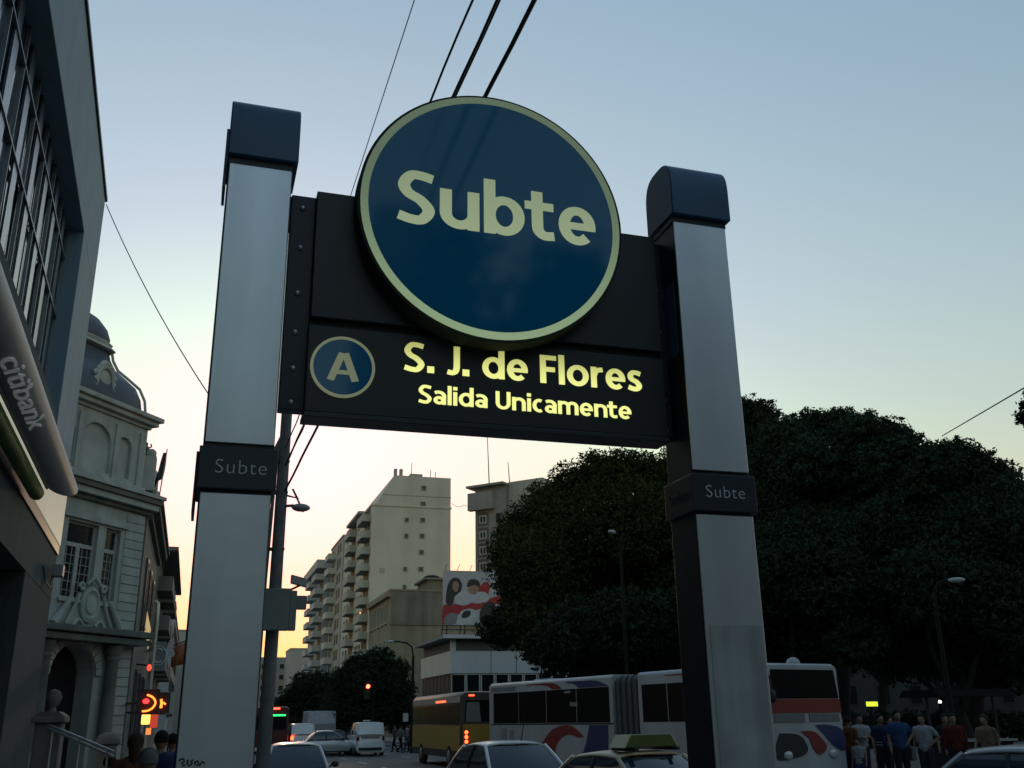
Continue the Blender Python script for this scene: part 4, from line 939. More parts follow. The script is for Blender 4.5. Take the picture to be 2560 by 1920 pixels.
# ================================================================== vehicles
HEADL = M('headlamp_lens', (.5, .52, .55), .1, .2, spec=.8); CHROME = M('chrome', (.6, .6, .6), .2, .9); TRIM = M('black_trim', (.018, .018, .02), .6)
TAILR = M('tail_lamp_red', (.25, .01, .01), .2); TAILON = M('tail_lamp_lit', (.8, .05, .02), .3, emit=4.5, ecol=(1, .06, .015)); INT = M('dark_cabin', (.03, .03, .032), .8)
CARG = M('car_glass', (.02, .03, .042), .06, var=.05, spec=.7)
def grid(fn, n=6, m=6):
    mb = MB()
    for i in range(n + 1):
        for j in range(m + 1): mb.v.append(tuple(fn(i / n, j / m)))
    for i in range(n):
        for j in range(m): k = i * (m + 1) + j; mb.f.append((k, k + 1, k + m + 2, k + m + 1))
    return mb
def car(label, loc, ang, paint, L=4.2, W=1.68, H=1.42, kind='sedan', roofp=None, lit=False, cat='car', name='car', group=None, wheelr=.30):
    """local +x forward, z up; ang = direction of +x from world +x"""
    c = thing(name, label, cat, loc, ang, group); hw = W / 2; roofp = roofp or paint
    belt = .62 * H + .03; hood = belt - .10
    if kind == 'sedan': f0, f1, r1, r0, tail = .17, .02, -.22, -.35, belt - .04
    elif kind == 'hatch': f0, f1, r1, r0, tail = .20, .04, -.36, -.46, belt
    else: f0, f1, r1, r0, tail = .24, .12, -.44, -.485, belt
    st = [(.5, .30, hood - .28, hw * .80), (.485, .22, hood - .13, hw * .90), (.44, .20, hood - .05, hw * .96), (f0 + .04, .2, hood + .03, hw), (f0 - .02, .2, belt, hw), (0, .2, belt, hw), (r0 + .04, .2, belt, hw), (r0 - .02, .2, tail, hw * .99), (-.47, .22, tail - .05, hw * .95), (-.495, .28, tail - .2, hw * .88)]
    mb = MB(); nr = 0
    for x, zb, zt, w in st:
        h = zt - zb
        ring = [(0, zb), (w * .82, zb), (w * .97, zb + h * .14), (w, zb + h * .45), (w * .985, zb + h * .72), (w * .93, zb + h * .93), (w * .80, zt), (0, zt + .025)]
        ring = ring + [(-y, z) for y, z in ring[-2:0:-1]]
        nr = len(ring); mb.v += [(x * L, y, z) for y, z in ring]
    for i in range(len(st) - 1):
        for k in range(nr): mb.f.append((i * nr + k, i * nr + (k + 1) % nr, (i + 1) * nr + (k + 1) % nr, (i + 1) * nr + k))
    mb.f += [tuple(range(nr)), tuple((len(st) - 1) * nr + k for k in range(nr))]
    mb.build('body', paint, c, smooth=True)
    # greenhouse
    wb, wr = hw * .90, hw * .70
    if kind == 'van': wr = hw * .84
    zb, zr = belt - .01, H
    A0 = Vector((f0 * L, 0, zb)); A1 = Vector((f1 * L, 0, zr - .05)); B1 = Vector((r1 * L, 0, zr - .06)); B0 = Vector((r0 * L, 0, zb))
    def edge(t, side, front):      # pillar curve
        p, q = (A0, A1) if front else (B0, B1)
        v = p.lerp(q, t); w = wb + (wr - wb) * t
        return Vector((v.x, side * w, v.z + .02 * math.sin(math.pi * t)))
    def wind(front, bulge):
        s_ = 1 if front else -1
        return grid(lambda u, t: (lambda l, r: l.lerp(r, u) + Vector((s_ * bulge * math.sin(math.pi * u), 0, 0)))(edge(t, -1, front), edge(t, 1, front)), 8, 5)
    wind(True, .10).build('windscreen', CARG, c, smooth=True)
    if kind == 'van': wind(False, .03).build('rear_door', paint, c, smooth=True)
    else: wind(False, .08).build('rear_window', CARG, c, smooth=True)
    for sd in (-1, 1):
        fn = lambda u, t: edge(t, sd, True).lerp(edge(t, sd, False), u) + Vector((0, sd * .035 * math.sin(math.pi * t), .0))
        if kind == 'van': grid(lambda u, t: fn(u * .34, t), 4, 4).build('side_window', CARG, c, smooth=True); grid(lambda u, t: fn(.34 + u * .66, t), 6, 4).build('side_panel', paint, c, smooth=True)
        else: grid(fn, 6, 4).build('side_window', CARG, c, smooth=True)
        bp = [fn(.5, t) + Vector((0, sd * .006, 0)) for t in (0, .33, .66, 1)]
        MB().tube(bp, .03, 6).build('door_pillar', TRIM if kind != 'van' else paint, c, smooth=True)
        MB().tube([edge(t, sd, True) for t in (0, .25, .5, .75, 1)], .034, 6).build('pillar', roofp, c, smooth=True)
        MB().tube([edge(t, sd, False) for t in (0, .25, .5, .75, 1)], .045, 6).build('pillar', roofp, c, smooth=True)
        m = MB().ball((f0 * L - .12, sd * (hw + .10), belt + .06), .10, 10, 8, (.55, 1, .72)); m.tube([(f0 * L - .12, sd * (hw - .06), belt), (f0 * L - .12, sd * (hw + .06), belt + .05)], .02, 6)
        m.build('mirror', TRIM, c, smooth=True)
        MB().ball((.478 * L, sd * hw * .70, hood - .22), .12, 12, 8, (.35, 1.3, .75)).build('headlight', HEADL, c, smooth=True)
        MB().box(-.498 * L, -.478 * L, sd * hw * .86 - .10, sd * hw * .86 + .06, tail - .34, tail - .12).build('taillight', TAILON if lit else TAILR, c, bevel=.01)
        for sx in (.32, -.31):
            wx = sx * L
            w = MB().lathe([(wheelr * .72, -.09), (wheelr * .96, -.085), (wheelr, -.05), (wheelr, .05), (wheelr * .96, .085), (wheelr * .72, .09)], n=24, fn=lambda a, b, z: (wx + a, sd * (hw - .09) + z * 1.1, wheelr + b)).build('wheel', RUBBER, c, smooth=True)
            MB().lathe([(wheelr * .70, 0), (wheelr * .6, .012), (wheelr * .5, .004), (wheelr * .15, .02), (.001, .02)], n=20, fn=lambda a, b, z: (wx + a, sd * (hw - .015 + z + .03), wheelr + b)).build('rim', STEEL, w, smooth=True)
            MB().lathe([(wheelr * 1.22, 0), (wheelr * 1.22, .004)], n=24, fn=lambda a, b, z: (wx + a, sd * (hw * .972 + .02 + z - .016), wheelr + .02 + b)).build('wheel_arch', TRIM, c)
    rf = grid(lambda u, t: (A1.lerp(B1, u) + Vector((0, (t * 2 - 1) * (wr + .015), .0)) + Vector((0, 0, (.055 if kind != 'van' else .03) * (1 - (t * 2 - 1) ** 4) + .035 * math.sin(math.pi * min(1, max(0, u))) ))), 10, 8)
    ro = rf.build('roof', roofp, c, smooth=True); ro.modifiers.new('thick', 'SOLIDIFY').thickness = .03
    MB().box(-.2, .2, 0, .01, 0, .1)
    MB().box(.495 * L, .515 * L, -hw * .78, hw * .78, .30, .44).build('front_bumper', TRIM, c, bevel=.03)
    MB().box(-.515 * L, -.492 * L, -hw * .8, hw * .8, .32, .48).build('rear_bumper', TRIM, c, bevel=.03)
    MB().box(.487 * L, .502 * L, -hw * .42, hw * .42, hood - .33, hood - .2).build('grille', TRIM, c, bevel=.01)
    MB().box(.515 * L, .52 * L, -.2, .2, .34, .44).build('number_plate', TRIM, c); MB().box(-.52 * L, -.515 * L, -.2, .2, .36, .46).build('number_plate', TRIM, c)
    for y in (-.3, .25):
        MB().tube([(f0 * L + .03, y, belt + .03), (f0 * L - .16, y + .42, belt + .12)], .010, 5).build('wiper', TRIM, c)
    MB().box(f0 * L - .2, r0 * L + .25, -wb * .8, wb * .8, .5, belt - .06)
    return c
WHC = M('white_car_paint', (.80, .82, .82), .22, var=.03, spec=.7); SILC = M('silver_car_paint', (.55, .57, .59), .3, .4, var=.03)
GREC = M('grey_car_paint', (.30, .31, .32), .28, .3, var=.03); CRE = M('cream_roof_paint', (.58, .52, .33), .4, var=.04); BLKC = M('black_car_paint', (.015, .015, .016), .25); OLV = M('olive_sign', (.07, .12, .02), .5, var=.1); YELC = M('ochre_bus_paint', (.34, .22, .03), .45, var=.06)
c1 = car('white hatchback facing the viewer at the foot of the left silver post', (2.55, 26.0, 0), R(-92), WHC, 3.9, 1.62, 1.44, 'hatch')
c2 = car('white sedan with aerial, lower middle, in front of the articulated bus', (5.85, 18.6, 0), R(-84), WHC, 4.5, 1.72, 1.52, 'sedan')
MB().tube([(-.1, .2, 1.55), (.02, .2, 1.80), (.03, .2, 1.98)], [.012, .01, .006], 6).build('aerial', TRIM, c2)
tx = thing('taxi', 'tmp', 'taxi')
bpy.data.objects.remove(tx)
tx = car('black and cream taxi with an olive roof sign beside the right silver post', (6.27, 13.6, 0), R(-76), BLKC, 4.4, 1.7, 1.46, 'sedan', roofp=CRE, cat='taxi', name='taxi')
rs = MB().prism([(-.46, 0), (.46, 0), (.34, .17), (-.34, .17)], lambda u, v, w: (w, u, 1.535 + v), -.22, .12).build('roof_sign', OLV, tx, bevel=.01)
for sy in (-1, 1): MB().prism([(sy * .47, 0), (sy * .50, 0), (sy * .38, .17), (sy * .35, .17)], lambda u, v, w: (w, u, 1.535 + v), -.22, .12).build('sign_end', CRE, tx)
MB().box(-.3, .25, -.40, -.34, 1.49, 1.534).box(-.3, .25, .34, .40, 1.49, 1.534).build('sign_foot', TRIM, tx)
MB().tube([(-.35, 0, 1.5), (-.5, 0, 1.66)], .012, 6).build('aerial', TRIM, tx)
lb = MB().box(.60, .625, -.13, .13, 1.03, 1.16).build('led_display', M('lit_led_panel', (.8, .5, .4), .4, emit=1.5, ecol=(1, .35, .2)), tx)
text('LIBRE', 'led_lettering', M('lit_led_letters', (.9, .2, .1), .4, emit=6, ecol=(1, .12, .05)), lb, (.627, -.115, 1.06), (0, 1, 0), (0, 0, 1), .23, .075, bold=.03, depth=.002, world=False)
car('grey sedan cut off by the lower right corner', (10.25, 10.2, 0), R(-60), GREC, 4.3, 1.7, 1.50, 'sedan')
car('silver sedan turning side on across the avenue', (8.25, 63.0, 0), R(2), SILC, 4.3, 1.68, 1.42, 'sedan')
car('distant white utility car with lit tail lamps beside the green lit bus', (7.35, 73.0, 0), R(92), WHC, 4.0, 1.7, 1.85, 'van', lit=True)
vn = car('white panel van driving away down the middle of the avenue', (10.3, 62.5, 0), R(88), WHC, 4.1, 1.72, 1.88, 'van', cat='van', name='van')
MB().box(-2.06, -2.045, -.55, .55, .98, 1.12).build('door_band', GREC, vn)
MB().box(-.5, .1, -.2, .2, 1.93, 1.99).build('roof_vent', CHROME, vn, bevel=.02)
car('dark car tucked beside the white panel van', (8.75, 66.5, 0), R(90), BLKC, 4.1, 1.66, 1.42, 'hatch')
car('distant light car behind the silver sedan', (6.4, 82, 0), R(91), SILC, 4.1, 1.66, 1.42, 'sedan', lit=True)
tk = thing('box_truck', 'distant white box truck behind the silver sedan', 'truck', (9.9, 84, 0), R(90))
MB().box(-2.6, 1.0, -1.1, 1.1, .9, 2.75).build('cargo_box', WHP, tk, bevel=.04)
MB().prism([(1.05, .5), (2.7, .5), (2.7, 1.3), (2.3, 2.1), (1.05, 2.15)], lambda u, v, w: (u, w, v), -1.0, 1.0).build('cab', WHC, tk, bevel=.05)
MB().box(-2.6, 2.4, -.9, .9, .45, .88).build('chassis', TRIM, tk)
for sx in (-1.7, 1.9):
    for sy in (-1, 1): MB().lathe([(.42, -.12), (.42, .12)], n=18, fn=lambda a, b, z: (sx + a, sy * .9 + z, .42 + b)).build('wheel', RUBBER, tk)
MB().box(-2.63, -2.605, -1.05, 1.05, 1.0, 1.8).build('rear_door', GREC, tk)

# ------------------------------------------------------------------ buses (local +x forward, y left)
def rsec(W, z0, z1, r, n=5):
    "rounded-top body section (y, z)"
    hw = W / 2; p = [(-hw, z0), (hw, z0)]
    p += [(hw - r + r * math.cos(t), z1 - r + r * math.sin(t)) for t in [math.pi / 2 * i / n for i in range(n + 1)]]
    p += [(-hw + r - r * math.sin(t), z1 - r + r * math.cos(t)) for t in [math.pi / 2 * i / n for i in range(n + 1)]]
    return p
def busbody(x0, x1, W, z0, z1, r=.22, taper0=0., taper1=0.):
    sec = rsec(W, z0, z1, r); n = len(sec); mb = MB()
    xs = [x0, x0 + .12, x1 - .12, x1]; sc = [1 - taper0, 1, 1, 1 - taper1]
    for x, k in zip(xs, sc): mb.v += [(x, y * k, z0 + (z - z0) * (1 - (1 - k) * .35)) for y, z in sec]
    for i in range(3):
        for k in range(n): mb.f.append((i * n + k, i * n + (k + 1) % n, (i + 1) * n + (k + 1) % n, (i + 1) * n + k))
    mb.f += [tuple(range(n)), tuple(3 * n + k for k in range(n))]
    return mb
def wheels(parent, xs, hw, r=.46):
    for x in xs:
        for sd in (-1, 1):
            MB().lathe([(r * 1.2, 0), (r * 1.2, .006)], n=26, fn=lambda a, b, z: (x + a, sd * (hw + z), r + b)).build('wheel_arch', TRIM, parent)
            w = MB().lathe([(r * .6, -.13), (r * .96, -.12), (r, -.08), (r, .08), (r * .96, .12), (r * .6, .13)], n=26, fn=lambda a, b, z: (x + a, sd * (hw - .10) + z, r + b)).build('wheel', RUBBER, parent, smooth=True)
            MB().lathe([(r * .58, 0), (r * .5, .03), (r * .2, .035), (.001, .05)], n=20, fn=lambda a, b, z: (x + a, sd * (hw + .02 + z), r + b)).build('rim', STEEL, w, smooth=True)
BGL = M('bus_glass', (.007, .010, .011), .3, var=.1, spec=.05)
# yellow bus, seen from behind-left
YB = thing('city_bus', 'ochre city bus seen from its left rear with lit red tail lamps', 'bus', (11.9, 41.2, 0), R(90))
LB = 9.6; hw = 1.22
busbody(0, LB, 2.44, .42, 3.05, .26, .04, .05).build('body', M('dark_bus_roof', (.07, .065, .05), .4, var=.06), YB, smooth=True)
for sd in (-1, 1):
    fc = lambda u, v, w: (u, sd * (hw + w), v)
    MB().prism([(.1, .5), (LB - .1, .5), (LB - .1, 1.70), (.1, 1.70)], fc, 0, .012).build('side_panel', YELC, YB)
    MB().prism([(.1, .42), (LB - .1, .42), (LB - .1, .72), (.1, .72)], fc, .012, .018).build('skirt', TRIM, YB)
    MB().prism([(.06, 2.62), (LB - .06, 2.62), (LB - .06, 2.86), (.06, 2.86)], fc, 0, .014).build('roof_band', M('cream_bus_band', (.42, .40, .34), .5), YB)
    for k in range(6): MB().prism([(.25 + k * 1.55, 1.76), (1.72 + k * 1.55, 1.76), (1.72 + k * 1.55, 2.56), (.25 + k * 1.55, 2.56)], fc, 0, .010).build('side_window', BGL, YB, bevel=.01)
    MB().box(-.03, .01, sd * .98 - .09, sd * .98 + .09, .95, 1.55).build('lamp_cluster', TRIM, YB, bevel=.01)
    for z in (1.08, 1.26, 1.44): MB().ball((-.035, sd * .98, z), .075, 10, 8, (.3, 1, 1)).build('tail_lamp', TAILON if sd == 1 else TAILR, YB, smooth=True)
    MB().box(-.03, .02, sd * .75 - .12, sd * .75 + .12, 2.86, 2.92).build('marker_lamp', M('marker_lamp_lit', (.6, .05, .03), .3, emit=2.0, ecol=(1, .08, .03)), YB)
MB().prism([(-1.1, .55), (1.1, .55), (1.12, 1.75), (-1.12, 1.75)], lambda u, v, w: (-w, u, v), 0, .022).build('rear_panel', YELC, YB)
MB().prism([(-1.0, .75), (-.2, .75), (-.2, 1.3), (-1.0, 1.3)], lambda u, v, w: (-w, u, v), .022, .03).build('engine_grille', M('dark_ochre', (.10, .07, .02), .6), YB)
MB().prism([(-1.05, 1.85), (1.05, 1.85), (1.0, 2.7), (-1.0, 2.7)], lambda u, v, w: (-w, u, v), 0, .02).build('rear_window', BGL, YB, bevel=.02)
MB().prism([(.35, 1.85), (1.0, 1.85), (.95, 2.62), (.42, 2.62)], lambda u, v, w: (-w, u, v), .0205, .024).build('painted_window_reflection', M('pale_reflection_patch', (.18, .18, .16), .4), YB)  # pale patch paints a reflection onto the rear window
MB().box(-.08, .02, -1.1, 1.1, .42, .62).build('rear_bumper', TRIM, YB, bevel=.03)
MB().prism([(2.5, 2.66), (4.4, 2.66), (4.4, 2.74), (2.5, 2.74)], lambda u, v, w: (u, hw + w, v), .014, .02).build('marker_strip', _M['marker_lamp_lit'], YB)
wheels(YB, (1.9, 7.4), hw)
# articulated bus: white with red and blue swooshes
BWH = M('white_bus_paint', (.38, .41, .43), .4, var=.06, scale=1.2, streak=.35, grime=(.16, .16, .15)); BRED = M('red_bus_livery', (.20, .018, .022), .35); BBLU = M('blue_bus_livery', (.006, .03, .12), .35)
rear, fj = Vector((9.98, 34.59, 0)), Vector((13.0, 21.3, 0))
hd = (fj - rear); LA = hd.length; ang = math.atan2(hd.y, hd.x)
nrm = Vector((hd.y, -hd.x, 0)).normalized()          # right side of travel
AB = thing('articulated_bus', 'long white articulated bus with red and blue swooshes and grey bellows', 'bus', tuple(rear - nrm * 1.25), ang)
HB, ww = 3.12, 1.25
j0, j1 = LA * .545, LA * .635
busbody(0, j0, 2.5, .36, HB, .12, .03, 0).build('rear_body', BWH, AB, smooth=True)
busbody(j1, LA, 2.5, .36, HB, .12, 0, .05).build('front_body', BWH, AB, smooth=True)
for k in range(9):
    x = j0 + (j1 - j0) * (k + .5) / 9
    sec = rsec(2.40 if k % 2 else 2.30, .5, HB - (.04 if k % 2 else .09), .2)
    MB().prism(sec, lambda u, v, w: (w, u, v), x - (j1 - j0) / 18.2, x + (j1 - j0) / 18.2).build('bellows_fold', M('grey_bellows', (.085, .09, .095), .8), AB)
def curve(pts, n=6):
    q = []; N = len(pts)
    for i in range(N - 1):
        p0, p1, p2, p3 = pts[max(0, i - 1)], pts[i], pts[i + 1], pts[min(N - 1, i + 2)]
        for k in range(n):
            t = k / n
            q.append(tuple(.5 * (2 * p1[j] + (p2[j] - p0[j]) * t + (2 * p0[j] - 5 * p1[j] + 4 * p2[j] - p3[j]) * t * t + (3 * p1[j] - p0[j] - 3 * p2[j] + p3[j]) * t ** 3) for j in (0, 1)))
    return q + [pts[-1]]
sf = lambda u, v, w: (u, -(ww + w), v)      # right-hand side, the one we see
lf = lambda u, v, w: (u, ww + w, v)
def swoosh(name, poly, mat, a=.004, b=.010, fn=sf): MB().prism(poly, fn, a, b).build(name, mat, AB)
for fn in (sf, lf):
    nwin = 4
    for x0, x1, n_ in ((.35, j0 - .15, 4), (j1 + .15, LA - .35, 4)):
        for k in range(n_):
            a = x0 + (x1 - x0) * k / n_ + .02; b = x0 + (x1 - x0) * (k + 1) / n_ - .02
            MB().prism([(a, 1.80), (b, 1.80), (b, 2.78), (a, 2.78)], fn, 0, .008).build('side_window', BGL, AB)
    swoosh('rubber_trim', [(.2, 1.745), (j0, 1.745), (j0, 1.785), (.2, 1.785)], TRIM, fn=fn)
swoosh('dark_skirt', [(.1, .36), (j0, .36), (j0, .5), (.1, .5)], TRIM)
# roof-edge livery
swoosh('red_swoosh', curve([(2.6, 2.97), (3.4, 2.96), (3.9, 2.91), (4.2, 2.8)]) + curve([(4.75, 2.8), (4.5, 2.93), (4.0, 3), (2.6, 3)]), BRED)
swoosh('blue_swoosh', curve([(5.0, 2.97), (5.4, 2.93), (5.7, 2.8)]) + curve([(7.25, 2.8), (6.9, 2.92), (6.4, 2.99), (5.0, 3)]), BBLU)
swoosh('roof_sign_plate', [(.25, 2.83), (1.9, 2.84), (1.9, 2.97), (.25, 2.96)], M('grey_sign_plate', (.2, .2, .22), .6))
swoosh('red_swoosh', curve([(j1 + 1.2, 2.98), (j1 + 2.4, 2.95), (j1 + 3.4, 2.88), (j1 + 3.9, 2.8)]) + [(LA - .1, 2.8), (LA - .1, 3), (j1 + 1.2, 3)], BRED)
# lower livery
swoosh('red_swoosh', curve([(3.2, 0.5), (3.5, 1.15), (4.2, 1.62), (5.2, 1.71), (5.9, 1.39)]) + curve([(5.6, 1.37), (5.0, 1.45), (4.4, 1.19), (4.1, 0.5)]), BRED)
swoosh('blue_swoosh', curve([(4.6, 0.36), (5.4, 0.572), (5.9, 1.08), (6.2, 1.73)]) + curve([(7.15, 1.73), (7.1, 1.08), (6.9, 0.36)]), BBLU)
swoosh('rear_grille', [(.9, 1.15), (1.25, 1.15), (1.25, 1.65), (.9, 1.65)], GREC); swoosh('rear_grille', [(1.45, 1.22), (1.7, 1.22), (1.7, 1.6), (1.45, 1.6)], GREC)
swoosh('blue_swoosh', [(j1, 0.5), (j1 + .9, 0.5), (j1 + .5, 1.22), (j1, 1.51)], BBLU); swoosh('red_swoosh', curve([(LA - 2.6, 1.37), (LA - 1.6, 1.74)]) + [(LA - .3, 1.74), (LA - .8, 0.788), (LA - 1.4, 0.5)], BRED)
for k in range(2): swoosh('roof_lamp', [(4.9 + .0, 2.66), (5.25, 2.66), (5.25, 2.73), (4.9, 2.73)], M('pale_window_notice', (.22, .22, .2), .6), .008, .012) if k == 0 else swoosh('window_notice', [(5.2, 2.28), (5.6, 2.26), (5.6, 2.38), (5.2, 2.40)], _M['pale_window_notice'], .009, .012)
wheels(AB, (2.3, j1 + 2.6), ww)
MB().box(LA - 2.6, LA - 2.0, -.6, .2, HB, HB + .12).build('roof_hatch', BWH, AB, bevel=.03); MB().box(2, 3, -.6, .6, HB - .01, HB + .07).build('roof_hatch', BWH, AB, bevel=.03)
# front face
ff = lambda u, v, w: (LA + w, u, v)
MB().prism([(-1.14, 2.30), (1.14, 2.30), (1.06, 2.97), (-1.06, 2.97)], ff, 0, .03).build('windscreen', BGL, AB, bevel=.02)
MB().prism([(-1.2, 1.97), (1.2, 1.97), (1.17, 2.28), (-1.17, 2.28)], ff, 0, .025).build('red_front_band', BRED, AB)
for y in (-1, 1): MB().prism([(y * .08, 1.76), (y * 1.1, 1.76), (y * 1.08, 1.94), (y * .08, 1.94)], ff, 0, .02).build('front_grille', M('grey_front_grille', (.16, .16, .17), .6), AB)
MB().prism(curve([(.25, 1.68), (.7, 1.68), (1.15, 1.55), (1.18, 1.1), (.8, 1.2), (.5, 1.48)]), ff, .0, .022).build('blue_front_swoosh', BBLU, AB)
MB().prism(curve([(-.95, 1.52), (-.3, 1.45), (-.1, 1.1), (-.6, 0.95), (-1.1, 0.95), (-1.15, 1.2)]), ff, .0, .020).build('dark_lamp_panel', TRIM, AB)
MB().prism(curve([(-.25, 1.55), (.2, 1.52), (.55, 1.2), (.3, 1.01), (.1, 1.15), (.0, 1.38)]), ff, .0, .024).build('red_front_swoosh', BRED, AB)
for y in (-.75, .75): MB().ball((LA + .02, y, 1.02), .12, 14, 8, (.3, 1.2, .85)).build('headlight', HEADL, AB, smooth=True)
MB().box(LA - .05, LA + .10, -1.2, 1.2, .36, .56).build('front_bumper', BWH, AB, bevel=.04)
MB().tube([(LA - .1, -1.2, 2.9), (LA + .25, -1.35, 2.8), (LA + .3, -1.35, 2.45)], .025, 6).ball((LA + .3, -1.35, 2.35), .16, 8, 8, (.5, .6, 1)).build('mirror', TRIM, AB, smooth=True)
MB().ball((LA - .6, .35, HB + .02), .18, 12, 8, (1, 1, .9)).build('roof_vent', BWH, AB, smooth=True)
# bus with green destination light far left
GB = thing('distant_bus', 'distant dark red bus with a green lit destination strip', 'bus', (5.2, 70.5, 0), R(90))
busbody(0, 9, 2.4, .4, 2.95, .25, .04, .04).build('body', M('dark_red_bus_paint', (.10, .02, .02), .4), GB, smooth=True)
MB().box(-.02, .0, -1.0, 1.0, 1.5, 2.35).build('rear_window', BGL, GB)
MB().box(-.05, .0, -.95, .05, 2.36, 2.45).build('destination_strip', M('green_led', (.05, .6, .1), .4, emit=2.2, ecol=(.02, 1, .12)), GB)
MB().box(-.05, .0, -.55, .25, 2.78, 2.88).build('roof_marker', M('red_led', (.6, .05, .03), .4, emit=4.0, ecol=(1, .05, .02)), GB)
for sd in (-1, 1): MB().box(-.05, 0, sd * .95 - .1, sd * .95 + .1, .8, 1.2).build('taillight', TAILR, GB)
wheels(GB, (1.8, 7), 1.2)
# ================================================================== people
SKIN = [M('tan_skin', (.22, .135, .09), .6, var=.05), M('brown_skin', (.16, .095, .06), .6, var=.05)]
CL = lambda n, rgb: M('cloth_' + n, tuple(c * .5 for c in rgb), .85, var=.12, scale=14, spec=.2)
def capsule(mb, a, b, ra, rb, n=10):
    a, b = Vector(a), Vector(b); d = (b - a)
    if d.length < 1e-5: d = Vector((0, 0, .001))
    t = d.normalized(); pts, rr = [], []
    for i in range(4): s_ = math.pi / 2 * i / 4; pts.append(a - t * ra * math.cos(s_)); rr.append(max(.002, ra * math.sin(s_)))
    pts += [a, b]; rr += [ra, rb]
    for i in range(1, 5): s_ = math.pi / 2 * i / 4; pts.append(b + t * rb * math.sin(s_)); rr.append(max(.002, rb * math.cos(s_)))
    mb.tube(pts, rr, n)
def fuse(mb, name, mat, parent, voxel, label=None):
    me = mb.mesh('tmp', mat, True)
    o = bpy.data.objects.new('tmp', me); COL.objects.link(o)
    r = o.modifiers.new('r', 'REMESH'); r.mode = 'VOXEL'; r.voxel_size = voxel; r.use_smooth_shade = True
    s_ = o.modifiers.new('s', 'SMOOTH'); s_.factor = .5; s_.iterations = 3
    dg = bpy.context.evaluated_depsgraph_get(); dg.update()
    m2 = bpy.data.meshes.new_from_object(o.evaluated_get(dg)); bpy.data.objects.remove(o)
    m2.name = name; m2.materials.clear(); m2.materials.append(mat)
    return prop(link(name, m2, parent), label)
def person(label, loc, face, shirt, trousers, hair, pose='stand', h=1.72, skin=0, long_hair=False, cap=None, stripes=None, group='people waiting on the plaza', voxel=.016, shortsleeve=True, seed=0, bag=False):
    """face = heading (radians, world) the figure looks along; local front is -y"""
    g = random.Random(seed)
    p = thing('person', label, 'person', loc, face + math.pi / 2, group); k = h / 1.72
    S_ = lambda x, y, z: Vector((x * k, y * k, z * k))
    leg = {'stand': [((.095, .0, .48), (.10, .02, .07)), ((-.095, .0, .48), (-.11, .03, .07))],
           'walk': [((.095, -.13, .50), (.09, -.16, .08)), ((-.095, -.04, .49), (-.09, .24, .13))],
           'lean': [((.10, -.03, .48), (.10, .01, .07)), ((-.08, -.10, .50), (-.03, -.12, .08))]}[pose if pose in ('walk', 'lean') else 'stand']
    arms = {'stand': [((.235, .03, 1.14), (.245, -.05, .90)), ((-.235, .03, 1.14), (-.245, -.04, .90))],
            'walk': [((.23, .10, 1.14), (.24, .04, .90)), ((-.23, -.06, 1.14), (-.22, -.20, .95))],
            'lean': [((.25, .04, 1.15), (.17, -.16, 1.02)), ((-.235, .03, 1.14), (-.245, -.03, .90))],
            'phone': [((.22, -.02, 1.15), (.11, -.24, 1.24)), ((-.235, .03, 1.14), (-.245, -.04, .90))],
            'fold': [((.25, -.03, 1.16), (.02, -.20, 1.16)), ((-.25, -.03, 1.15), (-.02, -.22, 1.13))],
            'hip': [((.34, .05, 1.18), (.17, -.04, 1.02)), ((-.235, .03, 1.14), (-.245, -.04, .90))]}[pose if pose in ('walk', 'lean', 'phone', 'fold', 'hip') else 'stand']
    b = MB()
    hd_ = S_(0, -.015, 1.60)
    b.ball(hd_, .098 * k, 16, 12, (.80, .96, 1.16)); b.ball(S_(0, -.045, 1.545), .062 * k, 12, 8, (.95, 1, .8))
    b.ball(S_(0, -.118, 1.585), .017 * k, 8, 6, (.8, 1, 1.4))
    for sx in (-1, 1): b.ball(S_(sx * .078, 0, 1.59), .026 * k, 8, 6, (.4, .8, 1.2))
    capsule(b, S_(0, .01, 1.40), S_(0, -.005, 1.53), .058 * k, .05 * k)
    capsule(b, S_(0, .01, 1.02), S_(0, .0, 1.32), .125 * k, .14 * k)
    for (kn, an), sx in zip(leg, (1, -1)):
        capsule(b, S_(sx * .09, 0, .90), S_(*kn), .085 * k, .056 * k); capsule(b, S_(*kn), S_(*an), .054 * k, .036 * k)
    hands = MB()
    for (el, wr), sx in zip(arms, (1, -1)):
        capsule(b, S_(sx * .185, .005, 1.375), S_(*el), .055 * k, .042 * k); capsule(b, S_(*el), S_(*wr), .040 * k, .027 * k)
        e, w = S_(*el), S_(*wr); d = (w - e).normalized(); side = Vector((0, 1, 0)) - d * d.y; side.normalize(); nrm_ = d.cross(side)
        capsule(b, w, w + d * .075 * k, .030 * k, .033 * k)
        for i, (o, L_) in enumerate(((-.030, .058), (-.010, .070), (.010, .066), (.028, .050))):
            f0 = w + d * .085 * k + side * o * k; f1 = f0 + d * L_ * .55 * k; f2 = f1 + (d * .75 + nrm_ * .55 * sx) * L_ * .5 * k
            capsule(b, f0 - d * .02, f1, .0105 * k, .0095 * k, 6); capsule(b, f1, f2, .0095 * k, .008 * k, 6)
        th = w + d * .03 * k - side * .030 * k
        capsule(b, th, th + (d * .6 - side * .7) * .05 * k, .013 * k, .010 * k, 6)
    fuse(b, 'body', SKIN[skin], p, .0125)
    s_ = MB()
    capsule(s_, S_(0, .01, .95), S_(0, .01, 1.12), .155 * k, .150 * k, 14); capsule(s_, S_(-.05, .01, 1.12), S_(-.05, .0, 1.325), .148 * k, .150 * k, 12); capsule(s_, S_(.05, .01, 1.12), S_(.05, .0, 1.325), .148 * k, .150 * k, 12)
    capsule(s_, S_(-.15, .005, 1.375), S_(.15, .005, 1.375), .070 * k, .070 * k, 10)
